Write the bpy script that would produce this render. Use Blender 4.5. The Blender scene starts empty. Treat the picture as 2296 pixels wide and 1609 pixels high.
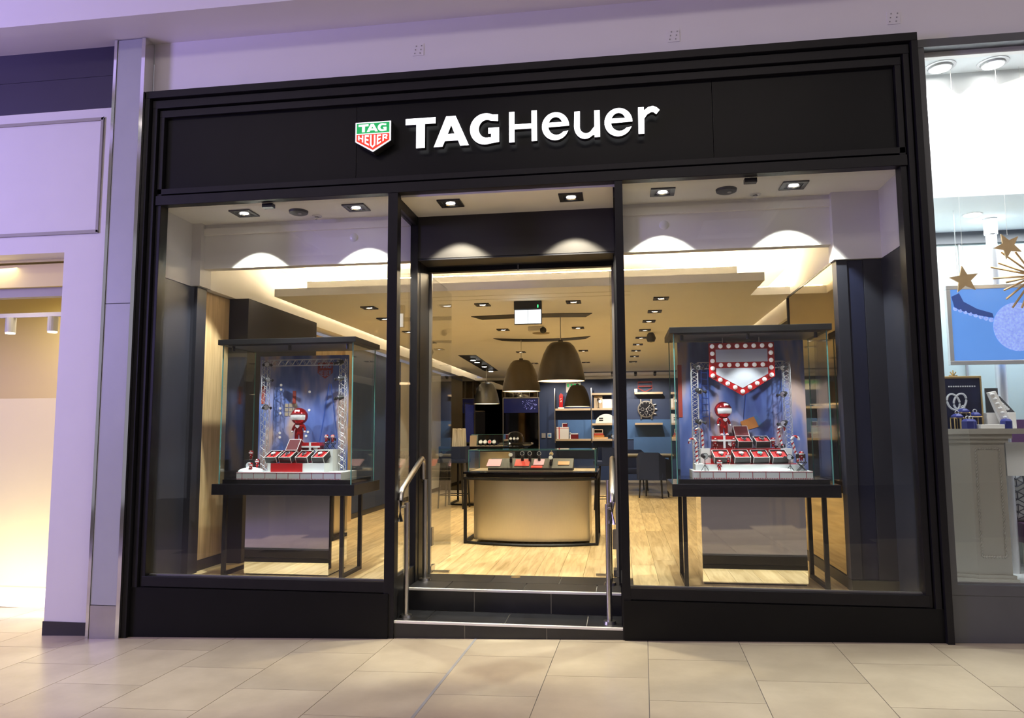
import bpy, bmesh, math, random
from mathutils import Matrix, Vector
random.seed(7)
sc = bpy.context.scene
COL = sc.collection
PI = math.pi

# ------------------------------------------------------------------ camera
CAM_F = 1653.03; CAM_C = Vector((0.8697, -5.4762, 1.4961))
_y, _p, _r = [math.radians(a) for a in (-8.2924, 5.6610, -0.2995)]
_w = Vector((math.sin(_y)*math.cos(_p), math.cos(_y)*math.cos(_p), math.sin(_p)))
_ri = Vector((math.cos(_y), -math.sin(_y), 0)); _up = _ri.cross(_w)
_R = _ri*math.cos(_r) + _up*math.sin(_r); _U = -_ri*math.sin(_r) + _up*math.cos(_r)
cd = bpy.data.cameras.new('camera'); cam = bpy.data.objects.new('camera', cd); COL.objects.link(cam)
cd.sensor_width = 36; cd.lens = 36*CAM_F/2296; cd.clip_end = 200
cam.matrix_world = Matrix(((_R.x, _U.x, -_w.x, CAM_C.x), (_R.y, _U.y, -_w.y, CAM_C.y), (_R.z, _U.z, -_w.z, CAM_C.z), (0, 0, 0, 1)))
sc.camera = cam
def at(px, py, Y):
    """point of the place seen at a pixel of the photograph, at depth Y behind the shopfront"""
    d = _R*((px-1148)/CAM_F) - _U*((py-804.5)/CAM_F) + _w
    return CAM_C + d*((Y-CAM_C.y)/d.y)

# ------------------------------------------------------------------ world, large lights, exposure
wd = bpy.data.worlds.new('world'); sc.world = wd; wd.use_nodes = True
wd.node_tree.nodes['Background'].inputs[0].default_value = (0.92, 0.88, 1.0, 1)
wd.node_tree.nodes['Background'].inputs[1].default_value = 0.30
sc.view_settings.view_transform = 'Standard'; sc.view_settings.look = 'None'
sc.view_settings.exposure = 0.0; sc.view_settings.gamma = 1.0; sc.view_settings.use_curve_mapping = False
sc.cycles.transparent_max_bounces = 28
sc.cycles.max_bounces = 7; sc.cycles.diffuse_bounces = 4; sc.cycles.glossy_bounces = 4; sc.cycles.adaptive_threshold = 0.05
sc.cycles.caustics_reflective = False; sc.cycles.caustics_refractive = False
def area(name, loc, target, sx, sy, power, col):
    l = bpy.data.lights.new(name, 'AREA'); l.shape = 'RECTANGLE'; l.size = sx; l.size_y = sy; l.energy = power; l.color = col
    o = bpy.data.objects.new(name, l); COL.objects.link(o); o.location = loc
    o.rotation_euler = (Vector(target)-Vector(loc)).to_track_quat('-Z', 'Y').to_euler(); return o
def spot(name, loc, target, power, col, size=80, blend=0.25, rad=0.03, parent=None):
    l = bpy.data.lights.new(name, 'SPOT'); l.energy = power; l.color = col; l.spot_size = math.radians(size); l.spot_blend = blend; l.shadow_soft_size = rad
    o = bpy.data.objects.new(name, l); COL.objects.link(o)
    o.rotation_euler = (Vector(target)-Vector(loc)).to_track_quat('-Z', 'Y').to_euler()
    o.location = loc
    if parent is not None:
        o.parent = parent; o.location = Vector(loc)-Vector(parent.location)
    return o
# mall ceiling lighting (neutral), an added fill for the far wall, and the violet colour wash of the mall on the left
area('mall_light_a', (1.5, -5.5, 6.3), (1.5, -5.0, 0), 5, 1.2, 95, (1.0, 0.89, 0.76))
area('mall_light_b', (-4.5, -5.5, 6.3), (-4.5, -5.0, 0), 4, 1.2, 62, (1.0, 0.87, 0.78))
area('mall_light_c', (7.0, -5.5, 6.3), (6.5, -5.0, 0), 4, 1.2, 72, (1.0, 0.93, 0.82))
area('opposite_wall_fill', (0.0, -7.6, 6.3), (0.0, -9.0, 0), 14, 0.8, 200, (1.0, 0.93, 0.88))  # added fill, brightens the opposite wall and ceiling mirrored in the glass
area('violet_wash', (-9.0, -4.6, 3.4), (-3.0, 0.0, 3.4), 1.2, 2.6, 400, (0.46, 0.36, 1.0))
WARM = (1.0, 0.84, 0.55); COOL = (0.95, 0.97, 1.0)

# ------------------------------------------------------------------ materials
MATS = {}
def mat(name, col, rough=0.5, metal=0.0, var=0.0, scale=12.0, bump=0.0, emit=None, strength=0.0, coat=0.0, objvar=0.0, stretch=None, aniso=0.0, spec=0.5):
    m = bpy.data.materials.new(name); m.use_nodes = True; nt = m.node_tree; N = nt.nodes; L = nt.links
    b = N['Principled BSDF']
    b.inputs['Roughness'].default_value = rough; b.inputs['Metallic'].default_value = metal
    b.inputs['Coat Weight'].default_value = coat; b.inputs['Specular IOR Level'].default_value = spec
    if aniso: b.inputs['Anisotropic'].default_value = aniso
    c = (*col, 1)
    tc = N.new('ShaderNodeTexCoord'); mp = N.new('ShaderNodeMapping'); L.new(tc.outputs['Object'], mp.inputs[0])
    if stretch: mp.inputs['Scale'].default_value = stretch
    no = N.new('ShaderNodeTexNoise'); no.inputs['Scale'].default_value = scale; no.inputs['Detail'].default_value = 4; L.new(mp.outputs[0], no.inputs[0])
    mr = N.new('ShaderNodeMapRange'); mr.inputs[1].default_value = 0.25; mr.inputs[2].default_value = 0.75
    mr.inputs[3].default_value = 1-var; mr.inputs[4].default_value = 1+var; L.new(no.outputs['Fac'], mr.inputs[0])
    hs = N.new('ShaderNodeHueSaturation'); hs.inputs['Color'].default_value = c
    if objvar:
        oi = N.new('ShaderNodeObjectInfo'); m2 = N.new('ShaderNodeMapRange'); m2.inputs[3].default_value = 1-objvar; m2.inputs[4].default_value = 1+objvar
        L.new(oi.outputs['Random'], m2.inputs[0]); mu = N.new('ShaderNodeMath'); mu.operation = 'MULTIPLY'
        L.new(mr.outputs[0], mu.inputs[0]); L.new(m2.outputs[0], mu.inputs[1]); L.new(mu.outputs[0], hs.inputs['Value'])
    else: L.new(mr.outputs[0], hs.inputs['Value'])
    L.new(hs.outputs[0], b.inputs['Base Color'])
    if bump:
        bp = N.new('ShaderNodeBump'); bp.inputs['Strength'].default_value = bump; bp.inputs['Distance'].default_value = 0.01
        L.new(no.outputs['Fac'], bp.inputs['Height']); L.new(bp.outputs[0], b.inputs['Normal'])
    if emit:
        b.inputs['Emission Color'].default_value = (*emit, 1); b.inputs['Emission Strength'].default_value = strength
    MATS[name] = m; return m
def glass(name, tint=(1, 1, 1), ior=1.45, rough=0.0):
    m = bpy.data.materials.new(name); m.use_nodes = True; nt = m.node_tree; N = nt.nodes; L = nt.links
    for n in list(N):
        if n.type == 'BSDF_PRINCIPLED': N.remove(n)
    out = [n for n in N if n.type == 'OUTPUT_MATERIAL'][0]
    t = N.new('ShaderNodeBsdfTransparent'); t.inputs[0].default_value = (*tint, 1)
    g = N.new('ShaderNodeBsdfGlossy'); g.inputs['Roughness'].default_value = rough
    geo = N.new('ShaderNodeNewGeometry'); mx = N.new('ShaderNodeMapRange'); mx.inputs[3].default_value = ior; mx.inputs[4].default_value = 1/ior
    L.new(geo.outputs['Backfacing'], mx.inputs[0])
    fr = N.new('ShaderNodeFresnel'); L.new(mx.outputs[0], fr.inputs['IOR'])
    s = N.new('ShaderNodeMixShader'); L.new(fr.outputs[0], s.inputs[0]); L.new(t.outputs[0], s.inputs[1]); L.new(g.outputs[0], s.inputs[2])
    L.new(s.outputs[0], out.inputs[0]); MATS[name] = m; return m
def wood(name, c1, c2, rough=0.45, along='Y', objvar=0.18):
    m = bpy.data.materials.new(name); m.use_nodes = True; nt = m.node_tree; N = nt.nodes; L = nt.links; b = N['Principled BSDF']
    tc = N.new('ShaderNodeTexCoord'); mp = N.new('ShaderNodeMapping'); L.new(tc.outputs['Object'], mp.inputs[0])
    mp.inputs['Scale'].default_value = {'Y': (14, 1.1, 14), 'Z': (14, 14, 1.1), 'X': (1.1, 14, 14)}[along]
    oi = N.new('ShaderNodeObjectInfo'); ad = N.new('ShaderNodeVectorMath'); ad.operation = 'SCALE'; ad.inputs[0].default_value = (7, 31, 3); L.new(oi.outputs['Random'], ad.inputs['Scale'])
    L.new(ad.outputs[0], mp.inputs['Location'])
    n1 = N.new('ShaderNodeTexNoise'); n1.inputs['Scale'].default_value = 1.6; n1.inputs['Detail'].default_value = 7; n1.inputs['Distortion'].default_value = 0.8; L.new(mp.outputs[0], n1.inputs[0])
    cr = N.new('ShaderNodeValToRGB'); cr.color_ramp.elements[0].color = (*c1, 1); cr.color_ramp.elements[1].color = (*c2, 1)
    cr.color_ramp.elements[0].position = 0.3; cr.color_ramp.elements[1].position = 0.62; L.new(n1.outputs['Fac'], cr.inputs[0])
    vo = N.new('ShaderNodeTexVoronoi'); vo.inputs['Scale'].default_value = 1.7; mp2 = N.new('ShaderNodeMapping'); mp2.inputs['Scale'].default_value = (1.6, 0.8, 1); L.new(tc.outputs['Object'], mp2.inputs[0]); L.new(ad.outputs[0], mp2.inputs['Location']); L.new(mp2.outputs[0], vo.inputs['Vector'])
    kr = N.new('ShaderNodeValToRGB'); kr.color_ramp.elements[0].position = 0.02; kr.color_ramp.elements[0].color = (0.3, 0.3, 0.3, 1); kr.color_ramp.elements[1].position = 0.05; kr.color_ramp.elements[1].color = (1, 1, 1, 1); L.new(vo.outputs['Distance'], kr.inputs[0])
    mu = N.new('ShaderNodeMix'); mu.data_type = 'RGBA'; mu.blend_type = 'MULTIPLY'; mu.inputs[0].default_value = 0.7; L.new(cr.outputs[0], mu.inputs[6]); L.new(kr.outputs[0], mu.inputs[7])
    hs = N.new('ShaderNodeHueSaturation'); L.new(mu.outputs[2], hs.inputs['Color'])
    m2 = N.new('ShaderNodeMapRange'); m2.inputs[3].default_value = 1-objvar; m2.inputs[4].default_value = 1+objvar; L.new(oi.outputs['Random'], m2.inputs[0]); L.new(m2.outputs[0], hs.inputs['Value'])
    L.new(hs.outputs[0], b.inputs['Base Color']); b.inputs['Roughness'].default_value = rough
    bp = N.new('ShaderNodeBump'); bp.inputs['Strength'].default_value = 0.12; bp.inputs['Distance'].default_value = 0.004; L.new(n1.outputs['Fac'], bp.inputs['Height']); L.new(bp.outputs[0], b.inputs['Normal'])
    MATS[name] = m; return m
def stone(name, c1, c2, rough=0.28, objvar=0.06):
    m = bpy.data.materials.new(name); m.use_nodes = True; nt = m.node_tree; N = nt.nodes; L = nt.links; b = N['Principled BSDF']
    tc = N.new('ShaderNodeTexCoord'); oi = N.new('ShaderNodeObjectInfo')
    ad = N.new('ShaderNodeVectorMath'); ad.operation = 'SCALE'; ad.inputs[0].default_value = (17, 23, 5); L.new(oi.outputs['Random'], ad.inputs['Scale'])
    a2 = N.new('ShaderNodeVectorMath'); a2.operation = 'ADD'; L.new(tc.outputs['Object'], a2.inputs[0]); L.new(ad.outputs[0], a2.inputs[1])
    n1 = N.new('ShaderNodeTexNoise'); n1.inputs['Scale'].default_value = 2.3; n1.inputs['Detail'].default_value = 5; n1.inputs['Roughness'].default_value = 0.62; L.new(a2.outputs[0], n1.inputs[0])
    mr = N.new('ShaderNodeMapRange'); mr.interpolation_type = 'SMOOTHSTEP'; mr.inputs[1].default_value = 0.2; mr.inputs[2].default_value = 0.8; L.new(n1.outputs['Fac'], mr.inputs[0])
    cr = N.new('ShaderNodeMix'); cr.data_type = 'RGBA'; cr.inputs[6].default_value = (*c1, 1); cr.inputs[7].default_value = (*c2, 1); L.new(mr.outputs[0], cr.inputs[0])
    hs = N.new('ShaderNodeHueSaturation'); L.new(cr.outputs[2], hs.inputs['Color'])
    m2 = N.new('ShaderNodeMapRange'); m2.inputs[3].default_value = 1-objvar; m2.inputs[4].default_value = 1+objvar; L.new(oi.outputs['Random'], m2.inputs[0]); L.new(m2.outputs[0], hs.inputs['Value'])
    L.new(hs.outputs[0], b.inputs['Base Color'])
    b.inputs['Roughness'].default_value = rough
    MATS[name] = m; return m
def backdrop(name, seed):
    m = bpy.data.materials.new(name); m.use_nodes = True; nt = m.node_tree; N = nt.nodes; L = nt.links; b = N['Principled BSDF']
    tc = N.new('ShaderNodeTexCoord'); mp = N.new('ShaderNodeMapping'); mp.inputs['Location'].default_value = (seed, seed*2, 0); mp.inputs['Rotation'].default_value = (0, 0.5, 0); mp.inputs['Scale'].default_value = (3.2, 1, 0.9); L.new(tc.outputs['Object'], mp.inputs[0])
    n1 = N.new('ShaderNodeTexNoise'); n1.inputs['Scale'].default_value = 1.5; n1.inputs['Detail'].default_value = 3; L.new(mp.outputs[0], n1.inputs[0])
    cr = N.new('ShaderNodeValToRGB'); e = cr.color_ramp.elements
    e[0].position = 0.36; e[0].color = (0.07, 0.11, 0.36, 1); e[1].position = 0.62; e[1].color = (0.60, 0.42, 0.36, 1)
    x = e.new(0.46); x.color = (0.13, 0.20, 0.52, 1); x = e.new(0.54); x.color = (0.30, 0.32, 0.58, 1)
    L.new(n1.outputs['Fac'], cr.inputs[0]); L.new(cr.outputs[0], b.inputs['Base Color']); b.inputs['Roughness'].default_value = 0.35
    MATS[name] = m; return m

mat('black_metal', (0.011, 0.0105, 0.012), 0.40, 0.0, 0.1, spec=0.22)
mat('black_panel', (0.0075, 0.0075, 0.008), 0.36, 0.0, 0.1, scale=3, spec=0.14)
mat('black_gloss', (0.008, 0.008, 0.012), 0.12)
mat('white_paint', (0.72, 0.70, 0.70), 0.6, 0, 0.015, 4, 0.02)
mat('white_wall', (0.80, 0.77, 0.80), 0.45, 0, 0.01, 3)
mat('ceiling_white', (0.92, 0.90, 0.86), 0.7, 0, 0.01, 4)
mat('bulkhead_grey', (0.88, 0.86, 0.84), 0.6, 0, 0.01, 4)
mat('raft_paint', (0.88, 0.87, 0.86), 0.7, 0, 0.015, 3)
mat('dark_wall', (0.014, 0.015, 0.024), 0.45, 0, 0.1, 3, spec=0.35)
mat('navy_gloss', (0.008, 0.010, 0.028), 0.4, 0, 0.1, 3, spec=0.3)
mat('charcoal', (0.022, 0.020, 0.022), 0.6, 0, 0.05, 3)
mat('dark_violet_band', (0.025, 0.018, 0.05), 0.4, 0, 0.05, 3)
mat('silver_paint', (0.40, 0.41, 0.44), 0.38, 0.0, 0.03, 5)
mat('chrome', (0.82, 0.82, 0.84), 0.08, 1.0)
mat('steel', (0.52, 0.50, 0.48), 0.28, 1.0, 0.06, 30, 0, stretch=(30, 30, 1))
mat('steel_plate', (0.45, 0.43, 0.42), 0.3, 0.8, 0.05, 8)
mat('mirror', (0.86, 0.85, 0.84), 0.03, 1.0)
mat('bronze_mirror', (0.46, 0.37, 0.20), 0.05, 1.0)
mat('smoke_mirror', (0.10, 0.09, 0.075), 0.04, 1.0)
mat('champagne', (0.84, 0.76, 0.62), 0.34, 1.0, 0.05, 30, 0, stretch=(30, 30, 0.6))
mat('dark_tile', (0.017, 0.017, 0.020), 0.33, 0, 0.18, 9, 0.03, objvar=0.2)
mat('grout', (0.55, 0.53, 0.50), 0.8)
mat('stone_joint', (0.16, 0.14, 0.13), 0.85)
mat('brown_shade', (0.115, 0.098, 0.078), 0.36, 0.4, 0.05, 20)
mat('grey_shade', (0.30, 0.31, 0.31), 0.34, 0.6, 0.05, 20)
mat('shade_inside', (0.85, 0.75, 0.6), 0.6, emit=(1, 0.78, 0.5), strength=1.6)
mat('lamp_lens', (1, 1, 1), 0.3, emit=(1, 0.97, 0.92), strength=14)
mat('lamp_lens_warm', (1, 1, 1), 0.3, emit=(1, 0.85, 0.62), strength=8)
mat('reflector', (0.75, 0.75, 0.76), 0.15, 1.0)
mat('led', (1, 1, 1), 0.5, emit=(1.0, 0.80, 0.52), strength=165)
mat('sign_white', (1, 1, 1), 0.4, emit=(1, 1, 1), strength=2.2)
mat('sign_side', (0.02, 0.02, 0.02), 0.4)
mat('sign_green', (0.0, 0.25, 0.06), 0.4, emit=(0.0, 0.38, 0.085), strength=0.9)
mat('shield_white', (0.9, 0.9, 0.9), 0.4, emit=(1, 1, 1), strength=0.75)
mat('sign_red', (0.8, 0.04, 0.01), 0.4, emit=(0.85, 0.035, 0.008), strength=0.75)
mat('exit_white', (1, 1, 1), 0.4, emit=(0.86, 0.96, 1.0), strength=2.0)
mat('led_green', (0, 1, 0.2), 0.4, emit=(0.05, 1, 0.2), strength=3)
mat('plinth_white', (0.78, 0.80, 0.80), 0.5, 0, 0.01, 6)
mat('snow', (0.85, 0.87, 0.9), 0.8, 0, 0.03, 30, 0.3)
mat('red_lacquer', (0.45, 0.012, 0.015), 0.25, 0, 0.05, 10)
mat('red_metal', (0.55, 0.015, 0.02), 0.14, 0.75)
mat('red_satin', (0.62, 0.05, 0.05), 0.45)
mat('deep_red', (0.14, 0.008, 0.012), 0.55, spec=0.3)
mat('line_red', (0.40, 0.03, 0.06), 0.5)
mat('white_gloss', (0.82, 0.82, 0.82), 0.15)
mat('bulb_white', (0.9, 0.86, 0.82), 0.25, emit=(1, 0.9, 0.82), strength=0.25)
mat('frosted', (0.62, 0.64, 0.68), 0.4)
mat('box_black', (0.02, 0.02, 0.022), 0.4)
mat('box_edge', (0.76, 0.74, 0.70), 0.4)
mat('dial_white', (0.85, 0.85, 0.83), 0.3)
mat('dial_teal', (0.15, 0.5, 0.45), 0.3)
mat('dial_black', (0.012, 0.013, 0.02), 0.2)
mat('leather', (0.03, 0.02, 0.018), 0.5)
mat('aluminium', (0.72, 0.72, 0.74), 0.3, 0.55)
mat('blue_wall', (0.021, 0.044, 0.125), 0.55, 0, 0.04, 6)
mat('light_blue', (0.07, 0.165, 0.38), 0.5, 0, 0.04, 6)
mat('navy_fabric', (0.012, 0.028, 0.105), 0.8, 0, 0.15, 120, 0.1)
mat('shelf_oak', (0.55, 0.42, 0.28), 0.5, 0, 0.08, 12, stretch=(1, 12, 12))
mat('cream', (0.78, 0.66, 0.27), 0.6, 0, 0.01, 3)
mat('cream_light', (0.84, 0.76, 0.40), 0.6, 0, 0.01, 3)
mat('card_white', (0.80, 0.78, 0.75), 0.6)
mat('card_pink', (0.72, 0.42, 0.55), 0.5)
mat('card_red', (0.70, 0.06, 0.05), 0.5)
mat('card_tan', (0.48, 0.38, 0.27), 0.6)
mat('tray_dark', (0.035, 0.032, 0.032), 0.5)
mat('paper_ivory', (0.80, 0.74, 0.62), 0.6)
mat('gold', (0.72, 0.52, 0.24), 0.3, 0.9)
mat('gold_wood', (0.60, 0.40, 0.20), 0.5, 0.0, 0.15, 10)
mat('greige', (0.34, 0.32, 0.28), 0.55, 0, 0.02, 5)
mat('pale_green', (0.52, 0.60, 0.56), 0.4, 0, 0.02, 2)
mat('frame_grey', (0.085, 0.087, 0.098), 0.42, 0, 0.05, 6)
mat('shop_white', (0.84, 0.87, 0.88), 0.6)
mat('royal_blue', (0.012, 0.018, 0.16), 0.5)
mat('print_navy', (0.012, 0.016, 0.05), 0.3, 0, 0.6, 9)
mat('plum', (0.09, 0.03, 0.09), 0.6)
mat('screen_blue', (0.1, 0.25, 0.6), 0.3, 0, 0.15, 2, emit=(0.12, 0.30, 0.80), strength=0.75)
mat('screen_dark', (0.03, 0.07, 0.28), 0.3, emit=(0.05, 0.11, 0.42), strength=0.35)
mat('screen_dim', (0.010, 0.014, 0.05), 0.2, emit=(0.03, 0.035, 0.16), strength=0.22)
mat('sparkle', (0.3, 0.3, 0.6), 0.3, emit=(0.35, 0.38, 0.9), strength=0.6)
mat('screen_light', (0.4, 0.5, 0.9), 0.3, 0, 0.5, 60, emit=(0.22, 0.33, 0.85), strength=0.8)
mat('cushion', (0.66, 0.66, 0.66), 0.8)
mat('cushion_line', (0.10, 0.10, 0.12), 0.8)
mat('baseboard_dark', (0.02, 0.018, 0.016), 0.4)
mat('grey_plain', (0.32, 0.31, 0.31), 0.5)
mat('orange_print', (0.55, 0.20, 0.05), 0.4)
mat('switch_white', (0.7, 0.72, 0.75), 0.4)
mat('switch_blue', (0.1, 0.35, 0.75), 0.4)
mat('brick_red', (0.42, 0.05, 0.03), 0.5)
mat('ivory_plastic', (0.75, 0.73, 0.68), 0.4)
mat('smoked_speaker', (0.05, 0.05, 0.055), 0.5)
mat('tan_grille', (0.30, 0.24, 0.16), 0.6)
glass('pane_glass', (0.985, 0.992, 0.99), 1.5)
glass('case_glass', (0.975, 0.992, 0.99), 1.42)
mat('glass_edge', (0.10, 0.28, 0.28), 0.1, 0, coat=0.5)
wood('oak_plank', (0.54, 0.38, 0.17), (0.80, 0.62, 0.34), 0.42, 'Y')
wood('veneer_panel', (0.48, 0.33, 0.17), (0.66, 0.48, 0.27), 0.3, 'Z', 0.05)
stone('limestone', (0.43, 0.355, 0.25), (0.57, 0.48, 0.345))
backdrop('backdrop_night', 1.3); backdrop('backdrop_dusk', 4.7)
def M(n): return MATS[n]

# ------------------------------------------------------------------ mesh builders
MW = {}
class MB:
    def __init__(s): s.v = []; s.f = []; s.m = []; s.cur = 0
    def _add(s, vs, fs):
        o = len(s.v); s.v += [tuple(v) for v in vs]
        for f in fs: s.f.append([i+o for i in f]); s.m.append(s.cur)
        return s
    def slot(s, i): s.cur = i; return s
    def box(s, x0, x1, y0, y1, z0, z1, mtx=None):
        if x0 > x1: x0, x1 = x1, x0
        if y0 > y1: y0, y1 = y1, y0
        if z0 > z1: z0, z1 = z1, z0
        vs = [Vector(p) for p in ((x0, y0, z0), (x1, y0, z0), (x1, y1, z0), (x0, y1, z0), (x0, y0, z1), (x1, y0, z1), (x1, y1, z1), (x0, y1, z1))]
        if mtx: vs = [mtx @ v for v in vs]
        return s._add(vs, [(3, 2, 1, 0), (4, 5, 6, 7), (0, 1, 5, 4), (1, 2, 6, 5), (2, 3, 7, 6), (3, 0, 4, 7)])
    def cyl(s, p0, p1, r, n=12, r2=None, caps=True):
        p0, p1 = Vector(p0), Vector(p1); d = (p1-p0)
        q = d.to_track_quat('Z', 'Y'); r2 = r if r2 is None else r2
        vs = []
        for p, rr in ((p0, r), (p1, r2)):
            for i in range(n): a = 2*PI*i/n; vs.append(p + q @ Vector((rr*math.cos(a), rr*math.sin(a), 0)))
        fs = [(i, (i+1) % n, n+(i+1) % n, n+i) for i in range(n)]
        if caps: fs += [tuple(range(n-1, -1, -1)), tuple(range(n, 2*n))]
        return s._add(vs, fs)
    def path(s, pts, r, n=8, closed=False, caps=True, rs=None):
        pts = [Vector(p) for p in pts]; k = len(pts); vs = []
        ref = Vector((0, 0, 1))
        for i, p in enumerate(pts):
            a = pts[i-1] if (i > 0 or closed) else p; b = pts[(i+1) % k] if (i < k-1 or closed) else p
            t = (b-a).normalized()
            u = t.cross(ref)
            if u.length < 1e-3: u = t.cross(Vector((0, 1, 0)))
            u.normalize(); w = u.cross(t)
            rr = rs[i] if rs else r
            for j in range(n): an = 2*PI*j/n; vs.append(p+u*(rr*math.cos(an))+w*(rr*math.sin(an)))
        fs = []
        for i in range(k if closed else k-1):
            for j in range(n):
                a0 = i*n+j; a1 = i*n+(j+1) % n; b0 = ((i+1) % k)*n+j; b1 = ((i+1) % k)*n+(j+1) % n
                fs.append((a0, b0, b1, a1))
        if caps and not closed: fs += [tuple(range(n)), tuple(range(k*n-1, (k-1)*n-1, -1))]
        return s._add(vs, fs)
    def lathe(s, prof, c=(0, 0, 0), n=32, sx=1, sy=1):
        c = Vector(c); vs = []; fs = []; k = len(prof)
        for r, z in prof:
            for i in range(n): a = 2*PI*i/n; vs.append((c.x+r*math.cos(a)*sx, c.y+r*math.sin(a)*sy, c.z+z))
        for j in range(k-1):
            for i in range(n): fs.append((j*n+i, j*n+(i+1) % n, (j+1)*n+(i+1) % n, (j+1)*n+i))
        return s._add(vs, fs)
    def sphere(s, c, r, n=16, sc3=(1, 1, 1)):
        m = n//2; vs = []; fs = []
        for j in range(m+1):
            t = PI*j/m
            for i in range(n): a = 2*PI*i/n; vs.append((c[0]+r*sc3[0]*math.sin(t)*math.cos(a), c[1]+r*sc3[1]*math.sin(t)*math.sin(a), c[2]+r*sc3[2]*math.cos(t)))
        for j in range(m):
            for i in range(n): fs.append((j*n+i, (j+1)*n+i, (j+1)*n+(i+1) % n, j*n+(i+1) % n))
        return s._add(vs, fs)
    def prism(s, poly, a, b, axis='y'):
        """extrude a 2-D polygon; axis y: poly is (x, z), axis z: (x, y), axis x: (y, z)"""
        n = len(poly)
        def P(q, t):
            return (q[0], t, q[1]) if axis == 'y' else ((q[0], q[1], t) if axis == 'z' else (t, q[0], q[1]))
        vs = [P(q, a) for q in poly]+[P(q, b) for q in poly]
        fs = [tuple(range(n)), tuple(range(2*n-1, n-1, -1))]+[(i, n+i, n+(i+1) % n, (i+1) % n) for i in range(n)]
        return s._add(vs, fs)
    def quad(s, a, b, c, d): return s._add([a, b, c, d], [(0, 1, 2, 3)])
    def xf(s, m): s.v = [tuple(m @ Vector(v)) for v in s.v]; return s
    def mesh(s, name, mats, smooth=False, bevel=0.0):
        me = bpy.data.meshes.new(name); me.from_pydata(s.v, [], s.f)
        for x in (mats if isinstance(mats, (list, tuple)) else [mats]): me.materials.append(M(x))
        for p, i in zip(me.polygons, s.m): p.material_index = i
        bm = bmesh.new(); bm.from_mesh(me); bmesh.ops.remove_doubles(bm, verts=bm.verts, dist=1e-6); bmesh.ops.recalc_face_normals(bm, faces=bm.faces)
        if bevel: bmesh.ops.bevel(bm, geom=list(bm.edges), offset=bevel, segments=2, affect='EDGES', profile=0.6)
        bm.to_mesh(me); bm.free()
        if smooth:
            me.shade_smooth()
            try: me.set_sharp_from_angle(angle=math.radians(40))
            except Exception: pass
        return me
    def build(s, name, mats, parent=None, smooth=False, bevel=0.0, local=False):
        """local=False: coordinates are world ones and are moved into the parent's frame"""
        if parent is not None and not local:
            inv = MW[parent].inverted(); s.v = [tuple(inv @ Vector(v)) for v in s.v]
        if parent is None and not local and s.v:
            b = Vector((sum(v[0] for v in s.v)/len(s.v), sum(v[1] for v in s.v)/len(s.v), min(v[2] for v in s.v)))
            s.v = [tuple(Vector(v)-b) for v in s.v]
        else: b = Vector((0, 0, 0))
        o = bpy.data.objects.new(name, s.mesh(name, mats, smooth, bevel)); COL.objects.link(o); o.location = b
        if parent is not None: o.parent = parent; MW[o] = MW[parent]
        else: MW[o] = Matrix.Translation(b)
        return o
def tag(o, label, cat=None, group=None, kind=None):
    if label: o['label'] = label
    if cat: o['category'] = cat
    if group: o['group'] = group
    if kind: o['kind'] = kind
    return o
def thing(name, label, cat, loc=(0, 0, 0), rz=0.0, group=None, kind=None, scale=1.0):
    o = bpy.data.objects.new(name, None); COL.objects.link(o); o.location = loc; o.rotation_euler = (0, 0, rz); o.scale = (scale,)*3
    o.empty_display_size = 0.1
    MW[o] = Matrix.Translation(Vector(loc)) @ Matrix.Rotation(rz, 4, 'Z') @ Matrix.Scale(scale, 4)
    return tag(o, label, cat, group, kind)
def struct(name, loc=(0, 0, 0)):
    return thing(name, None, None, loc, kind='structure')
def dup(root, loc, rz=None, label=None, group=None, scale=None, rot=None):
    r = root.copy(); COL.objects.link(r); r.location = loc
    if rz is not None: r.rotation_euler = (0, 0, rz)
    if rot is not None: r.rotation_euler = rot
    if scale is not None: r.scale = (scale,)*3
    if label: r['label'] = label
    if group: r['group'] = group
    MW[r] = Matrix.Translation(Vector(loc)) @ r.rotation_euler.to_matrix().to_4x4() @ Matrix.Scale(r.scale[0], 4)
    for ch in root.children:
        c = ch.copy(); COL.objects.link(c); c.parent = r
        for g in ch.children:
            d = g.copy(); COL.objects.link(d); d.parent = c
    return r
def curve_mesh(name, polys, depth, mats, parent, plane_y, back=False, side_mat=None):
    """flat outlines (with holes) in x/z extruded along y from plane_y backwards"""
    cu = bpy.data.curves.new(name, 'CURVE'); cu.dimensions = '2D'; cu.fill_mode = 'BOTH'; cu.extrude = depth/2
    for p in polys:
        sp = cu.splines.new('POLY'); sp.points.add(len(p)-1)
        for i, q in enumerate(p): sp.points[i].co = (q[0], q[1], 0, 1)
        sp.use_cyclic_u = True
    t = bpy.data.objects.new(name, cu); COL.objects.link(t); bpy.context.view_layer.update()
    me = bpy.data.meshes.new_from_object(t.evaluated_get(bpy.context.evaluated_depsgraph_get()))
    bpy.data.objects.remove(t); bpy.data.curves.remove(cu)
    me.name = name; me.materials.clear()
    for x in mats: me.materials.append(M(x))
    inv = MW[parent].inverted() if parent is not None else Matrix.Identity(4)
    for v in me.vertices: v.co = inv @ Vector((v.co.x, plane_y+depth/2-v.co.z, v.co.y))
    bm = bmesh.new(); bm.from_mesh(me); bmesh.ops.recalc_face_normals(bm, faces=bm.faces); bm.to_mesh(me); bm.free()
    for p in me.polygons: p.material_index = (1 if (len(mats) > 1 and abs(p.normal.y) < 0.5) else 0)
    o = bpy.data.objects.new(name, me); COL.objects.link(o)
    if parent is not None: o.parent = parent; MW[o] = MW[parent]
    return o
def fz(x): return 0.0268*x
ZS = 0.266          # level of the shop floor
ORD = ['first', 'second', 'third', 'fourth', 'fifth', 'sixth', 'seventh', 'eighth', 'ninth', 'tenth', 'eleventh', 'twelfth']

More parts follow.
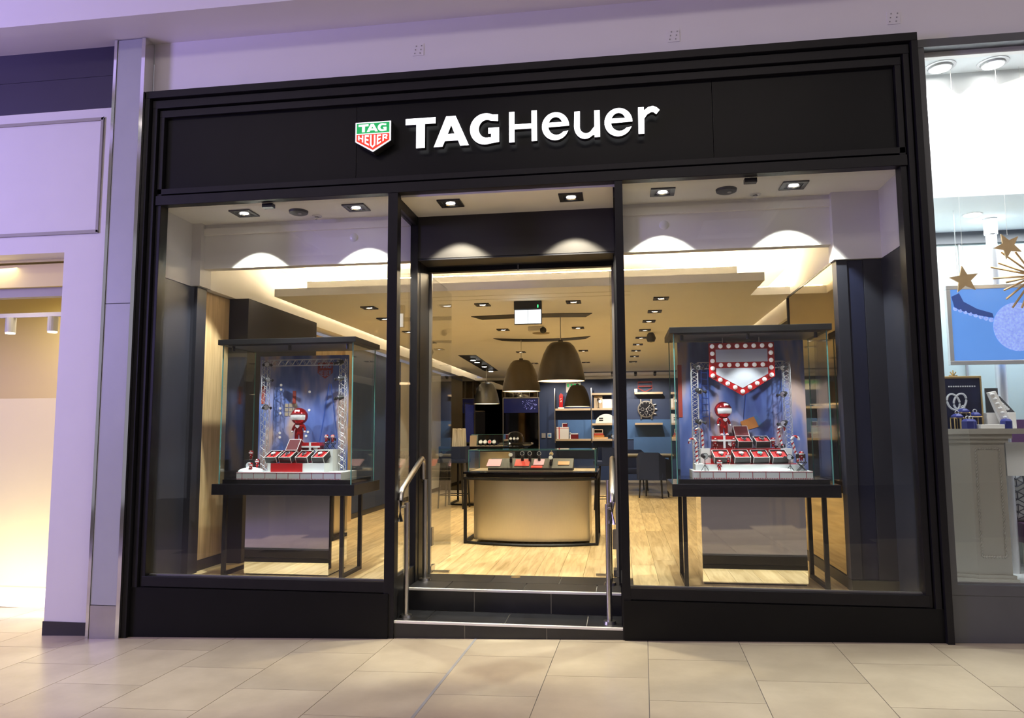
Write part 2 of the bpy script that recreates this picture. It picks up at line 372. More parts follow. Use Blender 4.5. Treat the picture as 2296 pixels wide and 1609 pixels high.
# ================================================================== THE SETTING
# ---- mall floor: limestone slabs in half bond on a sloping bed
fl = struct('floor')
def floor_pt(x, y, dz=0.0):
    a = math.radians(-1.7); return (x*math.cos(a)-y*math.sin(a), x*math.sin(a)+y*math.cos(a))
mb = MB(); mb.prism([(-12, fz(-12)-0.30), (12, fz(12)-0.30), (12, fz(12)-0.004), (-12, fz(-12)-0.004)], -14, 0.02)
mb.prism([(-12, fz(-12)-0.30), (-2.9, fz(-2.9)-0.30), (-2.9, fz(-2.9)-0.004), (-12, fz(-12)-0.004)], 0.02, 6)
mb.build('floor_bed', 'stone_joint', fl)
TW, TL = 0.619, 0.742
def slab(x0, x1, y0, y1):
    mb = MB(); g = 0.0022; vs = []
    for (x, y) in ((x0+g, y0+g), (x1-g, y0+g), (x1-g, y1-g), (x0+g, y1-g)):
        X, Y = floor_pt(x, y); vs.append((X, Y, fz(X)-0.02))
    vs += [(v[0], v[1], v[2]+0.02) for v in vs]
    mb._add(vs, [(3, 2, 1, 0), (4, 5, 6, 7), (0, 1, 5, 4), (1, 2, 6, 5), (2, 3, 7, 6), (3, 0, 4, 7)])
    return mb.build('slab', 'limestone', fl)
for c in range(-11, 10):
    xa = -0.205+c*TW
    off = -0.795 if c % 2 else -0.425      # joint positions differ by half a slab from column to column
    for k in range(-5, 3):
        y0 = off+k*TL; y1 = y0+TL
        lim = 0.0 if xa > -3.9 else 1.6
        # stop at the shopfront line (rotated frame, so test the far edge)
        X, Y = floor_pt(xa+TW/2, y1)
        if floor_pt(xa+TW/2, y0)[1] > lim-0.02: continue
        if Y > lim: y1 = y1-(Y-lim)+0.015
        slab(xa, xa+TW, y0, y1)
# the wider movement joint strip beside the entrance
mb = MB(); vs = []
for (x, y) in ((-0.214, -4.3), (-0.196, -4.3), (-0.196, 0.0), (-0.214, 0.0)):
    X, Y = floor_pt(x, y); vs.append((X, Y, fz(X)+0.0015))
mb._add(vs+[(v[0], v[1], v[2]-0.004) for v in vs], [(0, 1, 2, 3), (7, 6, 5, 4), (0, 4, 5, 1), (1, 5, 6, 2), (2, 6, 7, 3), (3, 7, 4, 0)])
mb.build('movement_joint', 'grey_plain', fl)

# ---- upper wall above the shopfronts, soffit in front of it, mall ceiling
w = struct('wall_upper'); mb = MB().box(-3.0, 7.5, 0.03, 0.35, 4.24, 4.81); mb.build('plaster', 'white_wall', w)
for (px, py) in ((938, 112), (1510, 80), (2003, 40)):
    p = at(px, py, 0.03); mb = MB()
    mb.box(p.x-0.045, p.x+0.045, 0.026, 0.03, p.z-0.05, p.z+0.05); mb.slot(1)
    for i in (-1, 1):
        for j in (-1, 0, 1): mb.box(p.x+i*0.022-0.004+0.006*j, p.x+i*0.022+0.004+0.006*j, 0.022, 0.027, p.z+j*0.03-0.004, p.z+j*0.03+0.004)
    mb.build('fixing_patch', ['white_wall', 'grey_plain'], w)
c = struct('ceiling_soffit'); MB().box(-9, 9, -0.40, 0.35, 4.81, 4.95).build('soffit_board', 'white_wall', c)
MB().box(-9, 9, -0.40, -0.34, 4.95, 6.4).build('upper_fascia', 'white_wall', c)
c = struct('ceiling_mall')
for (a, b, z) in ((-11, -7.2, 6.4), (-7.2, -5.7, 6.9), (-5.7, 2.9, 6.4), (2.9, 4.5, 6.9), (4.5, 11, 6.4)):
    MB().box(a, b, -13.5, -0.35, z, z+0.1).build('ceiling_panel', 'ceiling_white', c)
w = struct('wall_opposite'); MB().box(-11, 11, -13.7, -13.5, -0.3, 6.4).build('plaster', 'greige', w)

# ---- pilaster between the two left-hand units
t = struct('trim_1', (-3.16, -0.04, fz(-3.1)))
MB().box(-3.262, -3.038, -0.085, 0.02, 0.17, 2.55).build('cladding_panel', 'silver_paint', t)
MB().box(-3.262, -3.038, -0.085, 0.02, 2.555, 4.80).build('cladding_panel', 'silver_paint', t)
MB().box(-3.262, -3.038, -0.087, 0.02, fz(-3.2), 0.165).build('kick_plate', 'steel_plate', t)
for x0, x1 in ((-3.290, -3.264), (-3.036, -3.004)): MB().box(x0, x1, -0.092, 0.03, fz(x0)-0.005, 4.805).build('edge_strip', 'chrome', t)
MB().box(-3.262, -3.038, -0.06, 0.02, 4.795, 4.81).build('shadow_gap', 'black_metal', t)

# ---- left-hand unit: dark band, white panelled wall with a lit opening
w = struct('wall_left_unit')
MB().box(-8, -3.292, 0.0, 0.2, 4.262, 4.545).build('dark_board', 'dark_violet_band', w)
MB().box(-8, -3.292, 0.004, 0.2, 4.55, 4.81).build('dark_board', 'dark_violet_band', w)
mb = MB().box(-8, -3.292, 0.0, 0.2, 3.02, 4.26); mb.box(-3.73, -3.292, 0.0, 0.2, fz(-3.5)+0.09, 3.02)
mb.build('white_panel', 'white_paint', w)
mb = MB()
for (x0, x1, z0, z1) in ((-8, -3.42, 4.150, 4.176), (-8, -3.42, 3.175, 3.201), (-3.446, -3.42, 3.175, 4.176)): mb.box(x0, x1, -0.012, 0.01, z0, z1)
mb.build('panel_moulding', 'greige', w, bevel=0.004)
MB().box(-3.735, -3.30, -0.008, 0.19, fz(-3.6)-0.01, 0.01).build('skirting', 'baseboard_dark', w)
r = struct('wall_left_shop')
MB().box(-8, -3.4, 1.7, 1.8, -0.2, 3.1).build('back_panel', 'cream', r)
MB().box(-8, -3.74, 0.2, 1.7, 3.0, 3.1).build('shop_ceiling', 'cream_light', r)
MB().box(-3.75, -3.70, 0.2, 1.7, -0.2, 3.0).build('side_panel', 'cream_light', r)
MB().box(-8, -3.75, 0.2, 0.34, 2.78, 2.98).build('shutter_box', 'cream', r)
MB().box(-8, -3.75, 0.24, 0.32, 2.70, 2.78).build('shutter_slat', 'greige', r)
MB().box(-8, -3.75, 0.95, 1.05, fz(-4)-0.02, 0.05).build('kerb', 'bulkhead_grey', r)
MB().box(-8, -3.75, 1.0, 1.02, 0.05, 1.85).build('light_panel', 'cream_light', r)
area('left_shop_light', (-4.6, 0.9, 2.95), (-4.5, 0.9, 0), 1.6, 0.5, 22, (1.0, 0.86, 0.62))
area('left_shop_light_low', (-4.6, 0.45, 0.02), (-4.6, 1.3, 0.5), 1.6, 0.12, 14, (1.0, 0.9, 0.72))
tr = thing('lamp_track', 'pale track rail with two spotlights inside the bright shop on the far left', 'track light', (-4.3, 0.7, 2.62))
MB().box(-5.2, -3.85, 0.68, 0.72, 2.60, 2.64).build('rail', 'silver_paint', tr)
for px in (28, 122):
    p = at(px, 665, 0.7); MB().cyl((p.x, 0.7, 2.60), (p.x, 0.7, 2.46), 0.045, 16).build('spotlight', 'silver_paint', tr)
    MB().cyl((p.x, 0.7, 2.458), (p.x, 0.7, 2.448), 0.040, 16).build('lens', 'lamp_lens_warm', tr)
for x in (-5.1, -3.9): MB().cyl((x, 0.7, 2.62), (x, 0.7, 3.0), 0.008, 8).build('hanger', 'silver_paint', tr)

# ---- the black shopfront
sf = struct('wall_front')
for (a, b) in ((-2.85, -1.192), (-1.188, 1.60), (1.604, 2.885)):
    MB().box(a, b, 0.025, 0.06, 3.50, 4.15).build('fascia_panel', 'black_panel', sf)
MB().box(-2.99, 3.02, 0.06, 0.12, 3.43, 4.34).build('backing_board', 'black_metal', sf)
for (z0, z1, y0) in ((4.283, 4.343, -0.065), (4.203, 4.272, -0.035), (4.132, 4.192, -0.012), (3.470, 3.517, -0.012), (3.376, 3.455, -0.025)):
    MB().box(-2.90 if z1 < 4.2 else (-2.955 if z1 < 4.3 else -3.0), 2.935 if z1 < 4.2 else (2.985 if z1 < 4.3 else 3.035), y0, 0.06, z0, z1).build('rail', 'black_metal', sf, bevel=0.003)
for (x0, x1, y0, zt, zb) in ((-3.003, -2.962, -0.065, 4.283, -0.085), (-2.952, -2.908, -0.035, 4.203, 0.30), (-2.898, -2.856, -0.012, 4.132, 0.30), (2.890, 2.932, -0.012, 4.132, 0.30), (2.942, 2.982, -0.035, 4.203, 0.30), (2.992, 3.036, -0.065, 4.283, 0.06)):
    MB().box(x0, x1, y0, 0.09, zb, zt).build('stile', 'black_metal', sf, bevel=0.003)
MB().prism([(-2.962, fz(-2.962)-0.01), (-0.868, fz(-0.868)-0.01), (-0.868, 0.300), (-2.962, 0.300)], -0.03, 0.10).build('stall_riser', 'black_panel', sf)
MB().prism([(0.872, fz(0.872)-0.01), (2.992, fz(2.992)-0.01), (2.992, 0.300), (0.872, 0.300)], -0.03, 0.10).build('stall_riser', 'black_panel', sf)
MB().box(-3.0, 3.035, 0.12, 0.16, 3.47, 4.34).build('rear_board', 'black_metal', sf)
# ---- display windows
for n, (xa, xb, ma, mb_) in enumerate(((-2.862, -0.905, -0.905, -0.826), (0.920, 2.894, 0.861, 0.920)), 1):
    wn = struct('window_%d' % n)
    MB().box(xa, xb, 0.045, 0.057, 0.378, 3.385).build('pane', 'pane_glass', wn)
    MB().box(xa-0.02, xb+0.02, -0.018, 0.10, 0.306, 0.383).build('sill', 'black_metal', wn, bevel=0.003)
    MB().box(xa, xb, 0.040, 0.062, 0.383, 0.392).build('gasket', 'steel_plate', wn)
    MB().box(ma, mb_, -0.02, 0.075, fz(ma)-0.01 if n == 1 else 0.02, 3.40).build('mullion', 'black_metal', wn, bevel=0.003)
    p = at(602, 455, 0.1) if n == 1 else at(1682, 393, 0.1)
    MB().box(p.x-0.045, p.x+0.045, 0.075, 0.13, 3.345, 3.378).build('sensor', 'black_metal', wn)
# ---- recessed entrance: side panes, soffit, head panel, door frame
dr = struct('door_1')
for s, xp in ((-1, -0.866), (1, 0.878)):
    MB().box(xp-0.006, xp+0.006, 0.08, 0.60, 0.40, 3.28).build('side_pane', 'pane_glass', dr)
    MB().box(xp-0.03, xp+0.03, 0.075, 0.60, 3.28, 3.36).build('side_rail', 'black_metal', dr)
    MB().box(xp-0.025, xp+0.025, 0.075, 0.60, 0.08, 0.40).build('side_base', 'black_metal', dr)
    MB().box(xp-0.03, xp+0.035, 0.585, 0.66, 0.25, 3.36).build('corner_post', 'black_metal', dr)
    MB().box(xp+(0.02 if s < 0 else -0.02)-0.02, xp+(0.02 if s < 0 else -0.02)+0.02, 0.66, 0.97, 0.26, 2.985).build('jamb', 'black_metal', dr)
    MB().box(xp-s*0.05-0.012, xp-s*0.05+0.012, 0.965, 1.00, 0.27, 2.95).build('jamb_strip', 'steel_plate', dr)
MB().box(-0.86, 0.875, 0.60, 0.64, 2.985, 3.36).build('head_panel', 'charcoal', dr)
MB().box(-0.86, 0.875, 0.60, 0.97, 2.975, 2.99).build('lintel_soffit', 'dark_wall', dr)
MB().box(-0.86, 0.875, 0.90, 0.97, 2.935, 2.98).build('door_head', 'black_metal', dr)
p = at(1162, 591, 0.9); MB().cyl((p.x, 0.895, 2.975), (p.x, 0.895, 2.93), 0.010, 10).build('head_catch', 'chrome', dr)
for s, x in ((-1, -0.815), (1, 0.805)):
    lf = MB().box(x-0.005, x+0.005, 1.0, 1.80, 0.29, 2.92).build('door_leaf', 'pane_glass', dr)
    MB().box(x-0.016, x+0.016, 0.98, 1.12, 0.275, 0.325).build('patch_fitting', 'steel', lf)
    MB().box(x-0.02, x+0.02, 0.985, 1.045, 0.50, 0.66).build('lock_case', 'steel', lf)
    MB().box(x-s*0.02, x-s*0.165, 1.02, 1.06, 0.268, 0.282).build('floor_guide', 'steel', dr)
c = struct('ceiling_entrance'); MB().box(-0.86, 0.878, 0.06, 0.60, 3.36, 3.42).build('soffit_board', 'ceiling_white', c)
# ---- entrance steps clad with dark tiles
st = struct('floor_steps')
MB().prism([(-0.866, fz(-0.866)-0.02), (0.872, fz(0.872)-0.02), (0.872, 0.088), (-0.866, 0.088)], 0.004, 0.37).build('lower_core', 'grout', st)
MB().box(-0.866, 0.872, 0.364, 0.99, 0.05, 0.254).build('upper_core', 'grout', st)
J = 0.007
def tiles_x(edges): return [(a+J/2, b-J/2) for a, b in zip(edges[:-1], edges[1:])]
e1 = [-0.866, -0.29, 0.315, 0.872]
for a, b in tiles_x(e1): MB().prism([(a, fz(a)-0.004), (b, fz(b)-0.004), (b, 0.086), (a, 0.086)], -0.006, 0.006).build('riser_tile', 'dark_tile', st)
for a, b in tiles_x([-0.866, -0.60, 0.0, 0.60, 0.872]): MB().box(a, b, 0.016, 0.355, 0.085, 0.099).build('tread_tile', 'dark_tile', st)
for a, b in tiles_x([-0.84, -0.29, 0.315, 0.86]): MB().box(a, b, 0.354, 0.366, 0.102, 0.252).build('riser_tile', 'dark_tile', st)
for a, b in tiles_x([-0.84, -0.53, 0.09, 0.66, 0.86]): MB().box(a, b, 0.372, 0.66, 0.252, 0.266).build('tread_tile', 'dark_tile', st)
for a, b in tiles_x([-0.84, -0.22, 0.35, 0.86]): MB().box(a, b, 0.665, 0.97, 0.252, 0.266).build('tread_tile', 'dark_tile', st)
MB().box(-0.868, 0.874, -0.010, 0.016, 0.086, 0.103).build('nosing', 'box_edge', st, bevel=0.003)
MB().box(-0.842, 0.862, 0.348, 0.374, 0.252, 0.270).build('nosing', 'box_edge', st, bevel=0.003)
p = at(1158, 1292, 0.95); MB().cyl((p.x, 0.90, 0.264), (p.x, 0.90, 0.268), 0.04, 20).build('floor_socket', 'gold', st)

# ---- shop floor: oak planks
fs = struct('floor_shop')
MB().box(-3.05, 3.05, 0.99, 14.2, 0.20, 0.255).build('subfloor', 'baseboard_dark', fs)
MB().box(-3.05, -0.90, 0.10, 0.99, 0.20, 0.255).build('subfloor', 'baseboard_dark', fs)
MB().box(0.91, 3.05, 0.10, 0.99, 0.20, 0.255).build('subfloor', 'baseboard_dark', fs)
PWD = 0.21
k = 0; x = -3.04
while x < 3.0:
    inside = (x+PWD > -0.89 and x < 0.91)
    y = 0.972 if inside else 0.11
    L = 0.5+random.random()*1.6
    while y < 9.1:
        e = min(y+L, 9.15)
        a, b = x+0.0012, x+PWD-0.0012
        if inside and a < -0.89 and y < 0.97: a = -0.89
        mb = MB().box(-(b-a)/2, (b-a)/2, 0, e-y-0.002, 0, 0.0125)
        o = mb.build('plank', 'oak_plank', fs, local=True); o.location = ((a+b)/2, y, 0.2535)
        y = e; L = 1.9+random.random()*0.5
    x += PWD
for i in range(9):
    for j in range(7):
        xa = -3.0+i*0.667; ya = 9.16+j*0.667
        MB().box(xa+0.002, xa+0.665, ya+0.002, ya+0.665, 0.2535, 0.266).build('stone_tile', 'limestone', fs)

# ---- shop walls
wl = struct('wall_left')
MB().box(-3.05, -2.95, 0.10, 0.62, 0.26, 2.82).build('navy_panel', 'dark_wall', wl)
MB().box(-3.05, -2.95, 0.10, 0.62, 2.825, 3.42).build('white_return', 'white_paint', wl)
MB().box(-3.05, -2.89, 0.62, 0.77, 0.26, 2.82).build('navy_panel', 'dark_wall', wl)
MB().box(-3.05, -2.86, 0.60, 0.78, 2.825, 3.42).build('white_return', 'white_paint', wl)
MB().box(-3.05, -2.93, 0.77, 1.25, 0.36, 2.815).build('veneer_sheet', 'veneer_panel', wl)
MB().box(-3.05, -2.92, 0.77, 1.25, 0.26, 0.355).build('skirting', 'baseboard_dark', wl)
MB().box(-3.05, -2.73, 1.25, 2.90, 0.26, 2.82).build('column_cladding', 'dark_wall', wl)
MB().box(-3.05, -2.96, 2.90, 4.3, 0.26, 2.75).build('recess_panel', 'veneer_panel', wl)
MB().box(-3.05, -2.90, 4.30, 4.62, 0.26, 2.75).build('gold_post', 'veneer_panel', wl)
for y0, y1 in ((4.62, 5.9), (5.905, 7.2)): MB().box(-3.05, -2.98, y0, y1, 0.34, 2.75).build('wall_panel', 'blue_wall', wl)
for y0, y1 in ((7.205, 8.6), (8.605, 10.18)): MB().box(-3.05, -2.98, y0, y1, 0.34, 2.75).build('wall_panel', 'raft_paint', wl)
MB().box(-3.05, -2.97, 4.62, 10.18, 0.26, 0.34).build('skirting', 'baseboard_dark', wl)
MB().box(-3.05, -2.50, 10.18, 11.6, 0.26, 2.72).build('mirror_block', 'smoke_mirror', wl)
MB().box(-3.05, -2.75, 11.6, 13.7, 0.26, 2.8).build('mirror_block', 'smoke_mirror', wl)
MB().box(-3.05, -2.86, 0.78, 13.7, 2.82, 3.30).build('wall_head', 'ceiling_white', wl)
wr = struct('wall_right')
MB().box(2.58, 2.94, 0.60, 0.74, 2.85, 3.42).build('white_return', 'white_paint', wr)
MB().box(2.94, 3.05, 0.10, 0.74, 2.85, 3.42).build('white_return', 'white_paint', wr)
for i, (x0, x1) in enumerate(((2.60, 2.68), (2.684, 2.80), (2.804, 2.94))): MB().box(x0, x1, 0.62+0.01*(i % 2), 0.74, 0.36, 2.845).build('navy_panel', 'navy_gloss' if i % 2 else 'dark_wall', wr)
MB().box(2.94, 3.05, 0.10, 0.74, 0.26, 2.845).build('navy_panel', 'dark_wall', wr)
MB().box(2.60, 2.95, 0.61, 0.74, 0.26, 0.355).build('skirting', 'baseboard_dark', wr)
MB().box(2.62, 2.78, 0.745, 2.45, 0.36, 2.87).build('mirror_panel', 'bronze_mirror', wr)
MB().box(2.61, 2.78, 0.745, 2.45, 0.26, 0.355).build('skirting', 'baseboard_dark', wr)
MB().box(2.608, 2.625, 2.43, 2.45, 0.36, 2.87).build('mirror_trim', 'black_metal', wr)
MB().box(2.616, 2.625, 0.745, 2.45, 2.865, 2.885).build('mirror_trim', 'black_metal', wr)
MB().box(2.78, 3.0, 2.45, 13.7, 0.26, 2.75).build('wall_panel', 'dark_wall', wr)
MB().box(2.64, 2.80, 0.75, 2.46, 2.885, 3.30).build('wall_head', 'ceiling_white', wr)
MB().box(2.74, 3.05, 2.46, 13.7, 2.75, 3.30).build('wall_head', 'ceiling_white', wr)
wb = struct('wall_back')
MB().box(-1.21, 3.0, 13.62, 13.75, 0.26, 2.9).build('blue_panel', 'blue_wall', wb)
MB().box(-3.0, -1.215, 13.60, 13.75, 0.26, 2.9).build('mirror_panel', 'smoke_mirror', wb)
MB().box(-0.72, 2.9, 13.60, 13.622, 1.30, 1.80).build('light_panel', 'light_blue', wb)
MB().box(1.20, 2.9, 13.58, 13.60, 0.55, 1.36).build('light_panel', 'light_blue', wb)
MB().box(-3.0, 3.0, 13.40, 13.75, 2.84, 2.90).build('cornice', 'raft_paint', wb)

# ---- shop ceilings
ch = struct('ceiling_high'); MB().box(-3.05, 3.05, 0.64, 13.75, 3.30, 3.36).build('plaster', 'ceiling_white', ch)
for (a, b) in ((-2.96, -0.86), (0.878, 2.96)):
    MB().box(a, b, 0.06, 0.67, 3.40, 3.46).build('window_soffit', 'ceiling_white', ch)
    MB().box(max(a, -2.87), min(b, 2.62), 0.665, 0.76, 2.99, 3.40).build('bulkhead', 'bulkhead_grey', ch)
MB().box(-0.87, 0.89, 0.64, 0.76, 2.99, 3.40).build('bulkhead', 'dark_wall', ch)
rf = struct('ceiling_raft')
# black plates under the whole raft board stand in for the dark of recessed slots
MB().box(-2.65, 2.24, 1.64, 13.5, 2.905, 2.985).build('raft_board', 'raft_paint', rf)
MB().box(-2.652, 2.242, 1.632, 1.64, 2.905, 2.985).build('raft_fascia', 'bulkhead_grey', rf)
MB().box(2.24, 2.66, 2.40, 13.5, 2.905, 2.985).build('raft_board', 'raft_paint', rf)
MB().box(-2.40, 2.03, 1.86, 13.3, 2.985, 3.10).build('raft_upstand', 'ceiling_white', rf)
led = MB().box(-2.36, 1.99, 1.90, 1.93, 3.10, 3.115); led.box(-2.36, -2.33, 1.93, 13.0, 3.10, 3.115); led.box(1.96, 1.99, 1.93, 13.0, 3.10, 3.115)
led.box(2.27, 2.60, 2.46, 2.49, 2.985, 3.0)
led.build('cove_led', 'led', rf)
ar = lambda cx, cy, hw, t, bow, n=10: [(cx-hw+2*hw*i/n, cy-t/2+bow*(1-(2*i/n-1)**2)) for i in range(n+1)]+[(cx+hw*0.88-2*hw*0.88*i/n, cy+t/2+bow*(1-(2*i/n-1)**2)) for i in range(n+1)]
for nm, poly in (('a', ar(-0.17, 3.40, 0.735, 0.27, -0.06)), ('b', ar(-0.27, 5.55, 0.73, 0.30, 0.20)), ('c', [(-2.05, 7.7), (-1.72, 7.7), (-1.88, 11.2), (-2.2, 11.2)]), ('d', [(-1.0, 12.0), (2.2, 12.0), (2.2, 12.3), (-1.0, 12.3)])):
    MB().prism(poly, 2.898, 2.906, 'z').build('dark_slot_plate', 'box_black', rf)
mb = MB()
for (x0, x1, y0, y1) in ((-1.05, 1.0, 1.95, 1.954), (-1.05, 1.0, 2.16, 2.164)): mb.box(x0, x1, y0, y1, 2.9035, 2.9052)
mb.build('access_joint', 'tan_grille', rf)

# ================================================================== SIGNS ON THE FASCIA
def arc(cx, cz, rx, rz, a0, a1, n=20):
    return [(cx+rx*math.cos(math.radians(a0+(a1-a0)*i/n)), cz+rz*math.sin(math.radians(a0+(a1-a0)*i/n))) for i in range(n+1)]
ZB, ZC = 3.710, 3.953
def gT(x0, x1, zb, zt, st, bt):
    c = (x0+x1)/2; return [[(x0, zt), (x1, zt), (x1, zt-bt), (c+st/2, zt-bt), (c+st/2, zb), (c-st/2, zb), (c-st/2, zt-bt), (x0, zt-bt)]]
def gA(x0, x1, zb, zt):
    w = x1-x0; h = zt-zb; f = lambda u, v: (x0+u*w, zb+v*h)
    return [[f(0, 0), f(.352, 1), f(.622, 1), f(1, 0), f(.755, 0), f(.695, .18), f(.315, .18), f(.25, 0)], [f(.398, .41), f(.595, .41), f(.498, .70)]]
def gG(x0, x1, zb, zt):
    w = x1-x0; h = zt-zb; cx = x0+w*0.53; cz = zb+h*0.5
    o = [(x1-0.035*w, zt-0.05*h), (x1-0.035*w, zt-0.27*h)]
    inner = arc(cx+0.05*w, cz, w*0.275, h*0.295, 62, 283, 22)
    q = [(x0+w*0.725, zb+h*0.205), (x0+w*0.725, zb+h*0.335), (x0+w*0.63, zb+h*0.335), (x0+w*0.63, zb+h*0.525), (x1, zb+h*0.525), (x1, zb+h*0.045)]
    outer = arc(cx, cz, w*0.53, h*0.515, 288, 62, 30)
    return [o+inner+q+outer]
def gH(x0, x1, zb, zt, s, b):
    m = zb+(zt-zb)*0.5
    return [[(x0, zt), (x0+s, zt), (x0+s, m+b/2), (x1-s, m+b/2), (x1-s, zt), (x1, zt), (x1, zb), (x1-s, zb), (x1-s, m-b/2), (x0+s, m-b/2), (x0+s, zb), (x0, zb)]]
def ge(x0, x1, zb, zt):
    cx = (x0+x1)/2; cz = (zb+zt)/2; rx = (x1-x0)/2; rz = (zt-zb)/2; ti = 0.62
    out = arc(cx, cz, rx, rz, 2, 322, 40)
    end = [(cx+rx*0.94, cz-rz*0.36)]
    inn = arc(cx+0.01, cz, rx*ti, rz*ti, 318, 185, 20)
    bar = [(x1-0.001, cz-rz*0.02)]
    hole = arc(cx+0.0, cz+rz*0.05, rx*0.52, rz*0.60, 22, 158, 16)
    return [out+end+inn+bar, hole]
def gu(x0, x1, zb, zt):
    s = 0.042; cx = (x0+x1)/2-0.012; r = (x1-x0)/2-0.012
    return [[(x0, zt), (x0+s, zt)]+arc(cx+0.004, zb+0.09, r-s+0.006, 0.050, 180, 330, 14)+[(x1-s, zb+0.09), (x1-s, zt), (x1, zt), (x1, zb+0.004), (x1-s, zb+0.004), (x1-s, zb+0.022)]+arc(cx-0.004, zb+0.10, r, 0.104, 310, 180, 16)]
def gr(x0, x1, zb, zt):
    s = 0.043
    return [[(x0, zb+0.004), (x0, zt-0.002), (x0+s, zt-0.002), (x0+s, zt-0.028), (x0+0.075, zt-0.004), (x0+0.110, zt+0.003), (x0+0.138, zt-0.010), (x1, zt-0.032), (x1-0.026, zt-0.064), (x0+0.112, zt-0.046), (x0+0.096, zt-0.045), (x0+0.066, zt-0.062), (x0+s+0.002, zt-0.092), (x0+s, zb+0.004)]]
sg = thing('letter_sign', 'white illuminated TAG Heuer lettering on the black fascia', 'sign', (0.2, -0.03, 3.71))
for ps in (gT(-0.756, -0.514, ZB, ZC, 0.070, 0.050), gA(-0.528, -0.249, ZB, ZC), gG(-0.240, -0.011, ZB, ZC),
           gH(0.067, 0.283, ZB, ZC, 0.042, 0.040), ge(0.321, 0.529, ZB-0.004, 3.927), gu(0.570, 0.762, ZB-0.004, 3.921), ge(0.796, 1.005, ZB-0.004, 3.927), gr(1.048, 1.208, ZB, 3.923)):
    curve_mesh('letter', ps, 0.05, ['sign_white', 'sign_side'], sg, -0.06)
sh = thing('shield_sign', 'green and red illuminated shield emblem reading TAG HEUER on the fascia', 'sign', (-1.02, -0.03, 3.70))
def shield_outline(cx, zt, w, h1, h2, ins=0.0):
    x0, x1 = cx-w/2+ins, cx+w/2-ins
    return [(x0, zt-ins), (x1, zt-ins), (x1, zt-h1+ins*0.35), (cx, zt-h2+ins*1.15), (x0, zt-h1+ins*0.35)]
cx, zt, wdt, h1, h2 = -1.021, 3.948, 0.291, 0.158, 0.245
MB().prism(shield_outline(cx, zt, wdt+0.008, h1+0.002, h2+0.004), -0.058, 0.02).build('body', 'sign_side', sh)
MB().prism(shield_outline(cx, zt, wdt, h1, h2), -0.064, -0.058).build('white_border', 'shield_white', sh)
MB().box(cx-wdt/2+0.012, cx+wdt/2-0.012, -0.068, -0.063, zt-0.092, zt-0.011).build('green_field', 'sign_green', sh)
MB().prism([(cx-wdt/2+0.012, zt-0.102), (cx+wdt/2-0.012, zt-0.102), (cx+wdt/2-0.012, zt-h1+0.004), (cx, zt-h2+0.014), (cx-wdt/2+0.012, zt-h1+0.004)], -0.068, -0.063).build('red_field', 'sign_red', sh)
for ps in (gT(cx-0.118, cx-0.036, zt-0.083, zt-0.020, 0.024, 0.016), gA(cx-0.050, cx+0.042, zt-0.083, zt-0.020), gG(cx+0.040, cx+0.112, zt-0.083, zt-0.020)):
    curve_mesh('letter', ps, 0.004, ['shield_white'], sh, -0.071)
def warp(poly, x0, x1):      # the lower word follows the point of the shield
    out = []
    for u, v in poly:
        x = x0+u*(x1-x0); top = zt-0.110; bot = zt-h2+0.030+abs(x-cx)*0.585
        out.append((x, bot+(top-bot)*v))
    return out
gl = {'H': [[(0, 1), (.26, 1), (.26, .62), (.74, .62), (.74, 1), (1, 1), (1, 0), (.74, 0), (.74, .40), (.26, .40), (.26, 0), (0, 0)]],
      'E': [[(0, 1), (1, 1), (1, .82), (.32, .82), (.32, .60), (.9, .60), (.9, .42), (.32, .42), (.32, .18), (1, .18), (1, 0), (0, 0)]],
      'U': [[(0, 1), (.28, 1), (.28, .22), (.5, .14), (.72, .22), (.72, 1), (1, 1), (1, .08), (.5, 0), (0, .08)]],
      'R': [[(0, 1), (.8, 1), (1, .86), (1, .52), (.82, .40), (1, 0), (.7, 0), (.52, .36), (.28, .36), (.28, 0), (0, 0)], [(.28, .80), (.72, .80), (.72, .55), (.28, .55)]]}
for chh, x0, x1 in (('H', -0.120, -0.078), ('E', -0.066, -0.032), ('U', -0.022, 0.022), ('E', 0.034, 0.068), ('R', 0.080, 0.120)):
    curve_mesh('letter', [warp(p, cx+x0, cx+x1) for p in gl[chh]], 0.004, ['shield_white'], sh, -0.071)

# ================================================================== DOWNLIGHTS, SPRINKLERS, DETECTORS
def downlight(label, loc, size, lens, power, col, group, ang=82, tilt=(0, 0), name='downlight'):
    t = thing(name, label, 'downlight', loc, group=group)
    x, y, z = loc; h = size/2; mb = MB()
    for (a, b, c2, d) in ((-h, h, -h, -h*0.66), (-h, h, h*0.66, h), (-h, -h*0.66, -h*0.66, h*0.66), (h*0.66, h, -h*0.66, h*0.66)): mb.box(x+a, x+b, y+c2, y+d, z-0.012, z+0.0)
    mb.build('frame', 'box_black', t)
    MB().box(x-h*0.68, x+h*0.68, y-h*0.68, y+h*0.68, z-0.004, z-0.001).build('recess', 'box_black', t)
    rfl = MB().lathe([(h*0.52, -0.013), (h*0.46, -0.008), (h*0.33, -0.005)], (x, y, z), 20).build('reflector', 'reflector', t, True)
    MB().cyl((x, y, z-0.0045), (x, y, z-0.0065), h*0.40, 20).build('lens', lens, rfl)
    if power: spot('downlight_beam', (x, y, z-0.02), (x+tilt[0], y+tilt[1], z-1), power, col, ang, 0.22, 0.025, t)
    return t
for (x, lab) in ((-2.32, 'black square downlight over the left window, on the side towards the pilaster'), (-1.308, 'black square downlight over the left window, nearer the entrance'), (1.24, 'black square downlight over the right window, nearer the entrance'), (2.241, 'black square downlight over the right window, in the corner farther from the entrance')):
    downlight(lab, (x, 0.36, 3.40), 0.19, 'lamp_lens', 290, (0.97, 1.0, 0.88), 'display window downlights', 82, (0, 0.13))
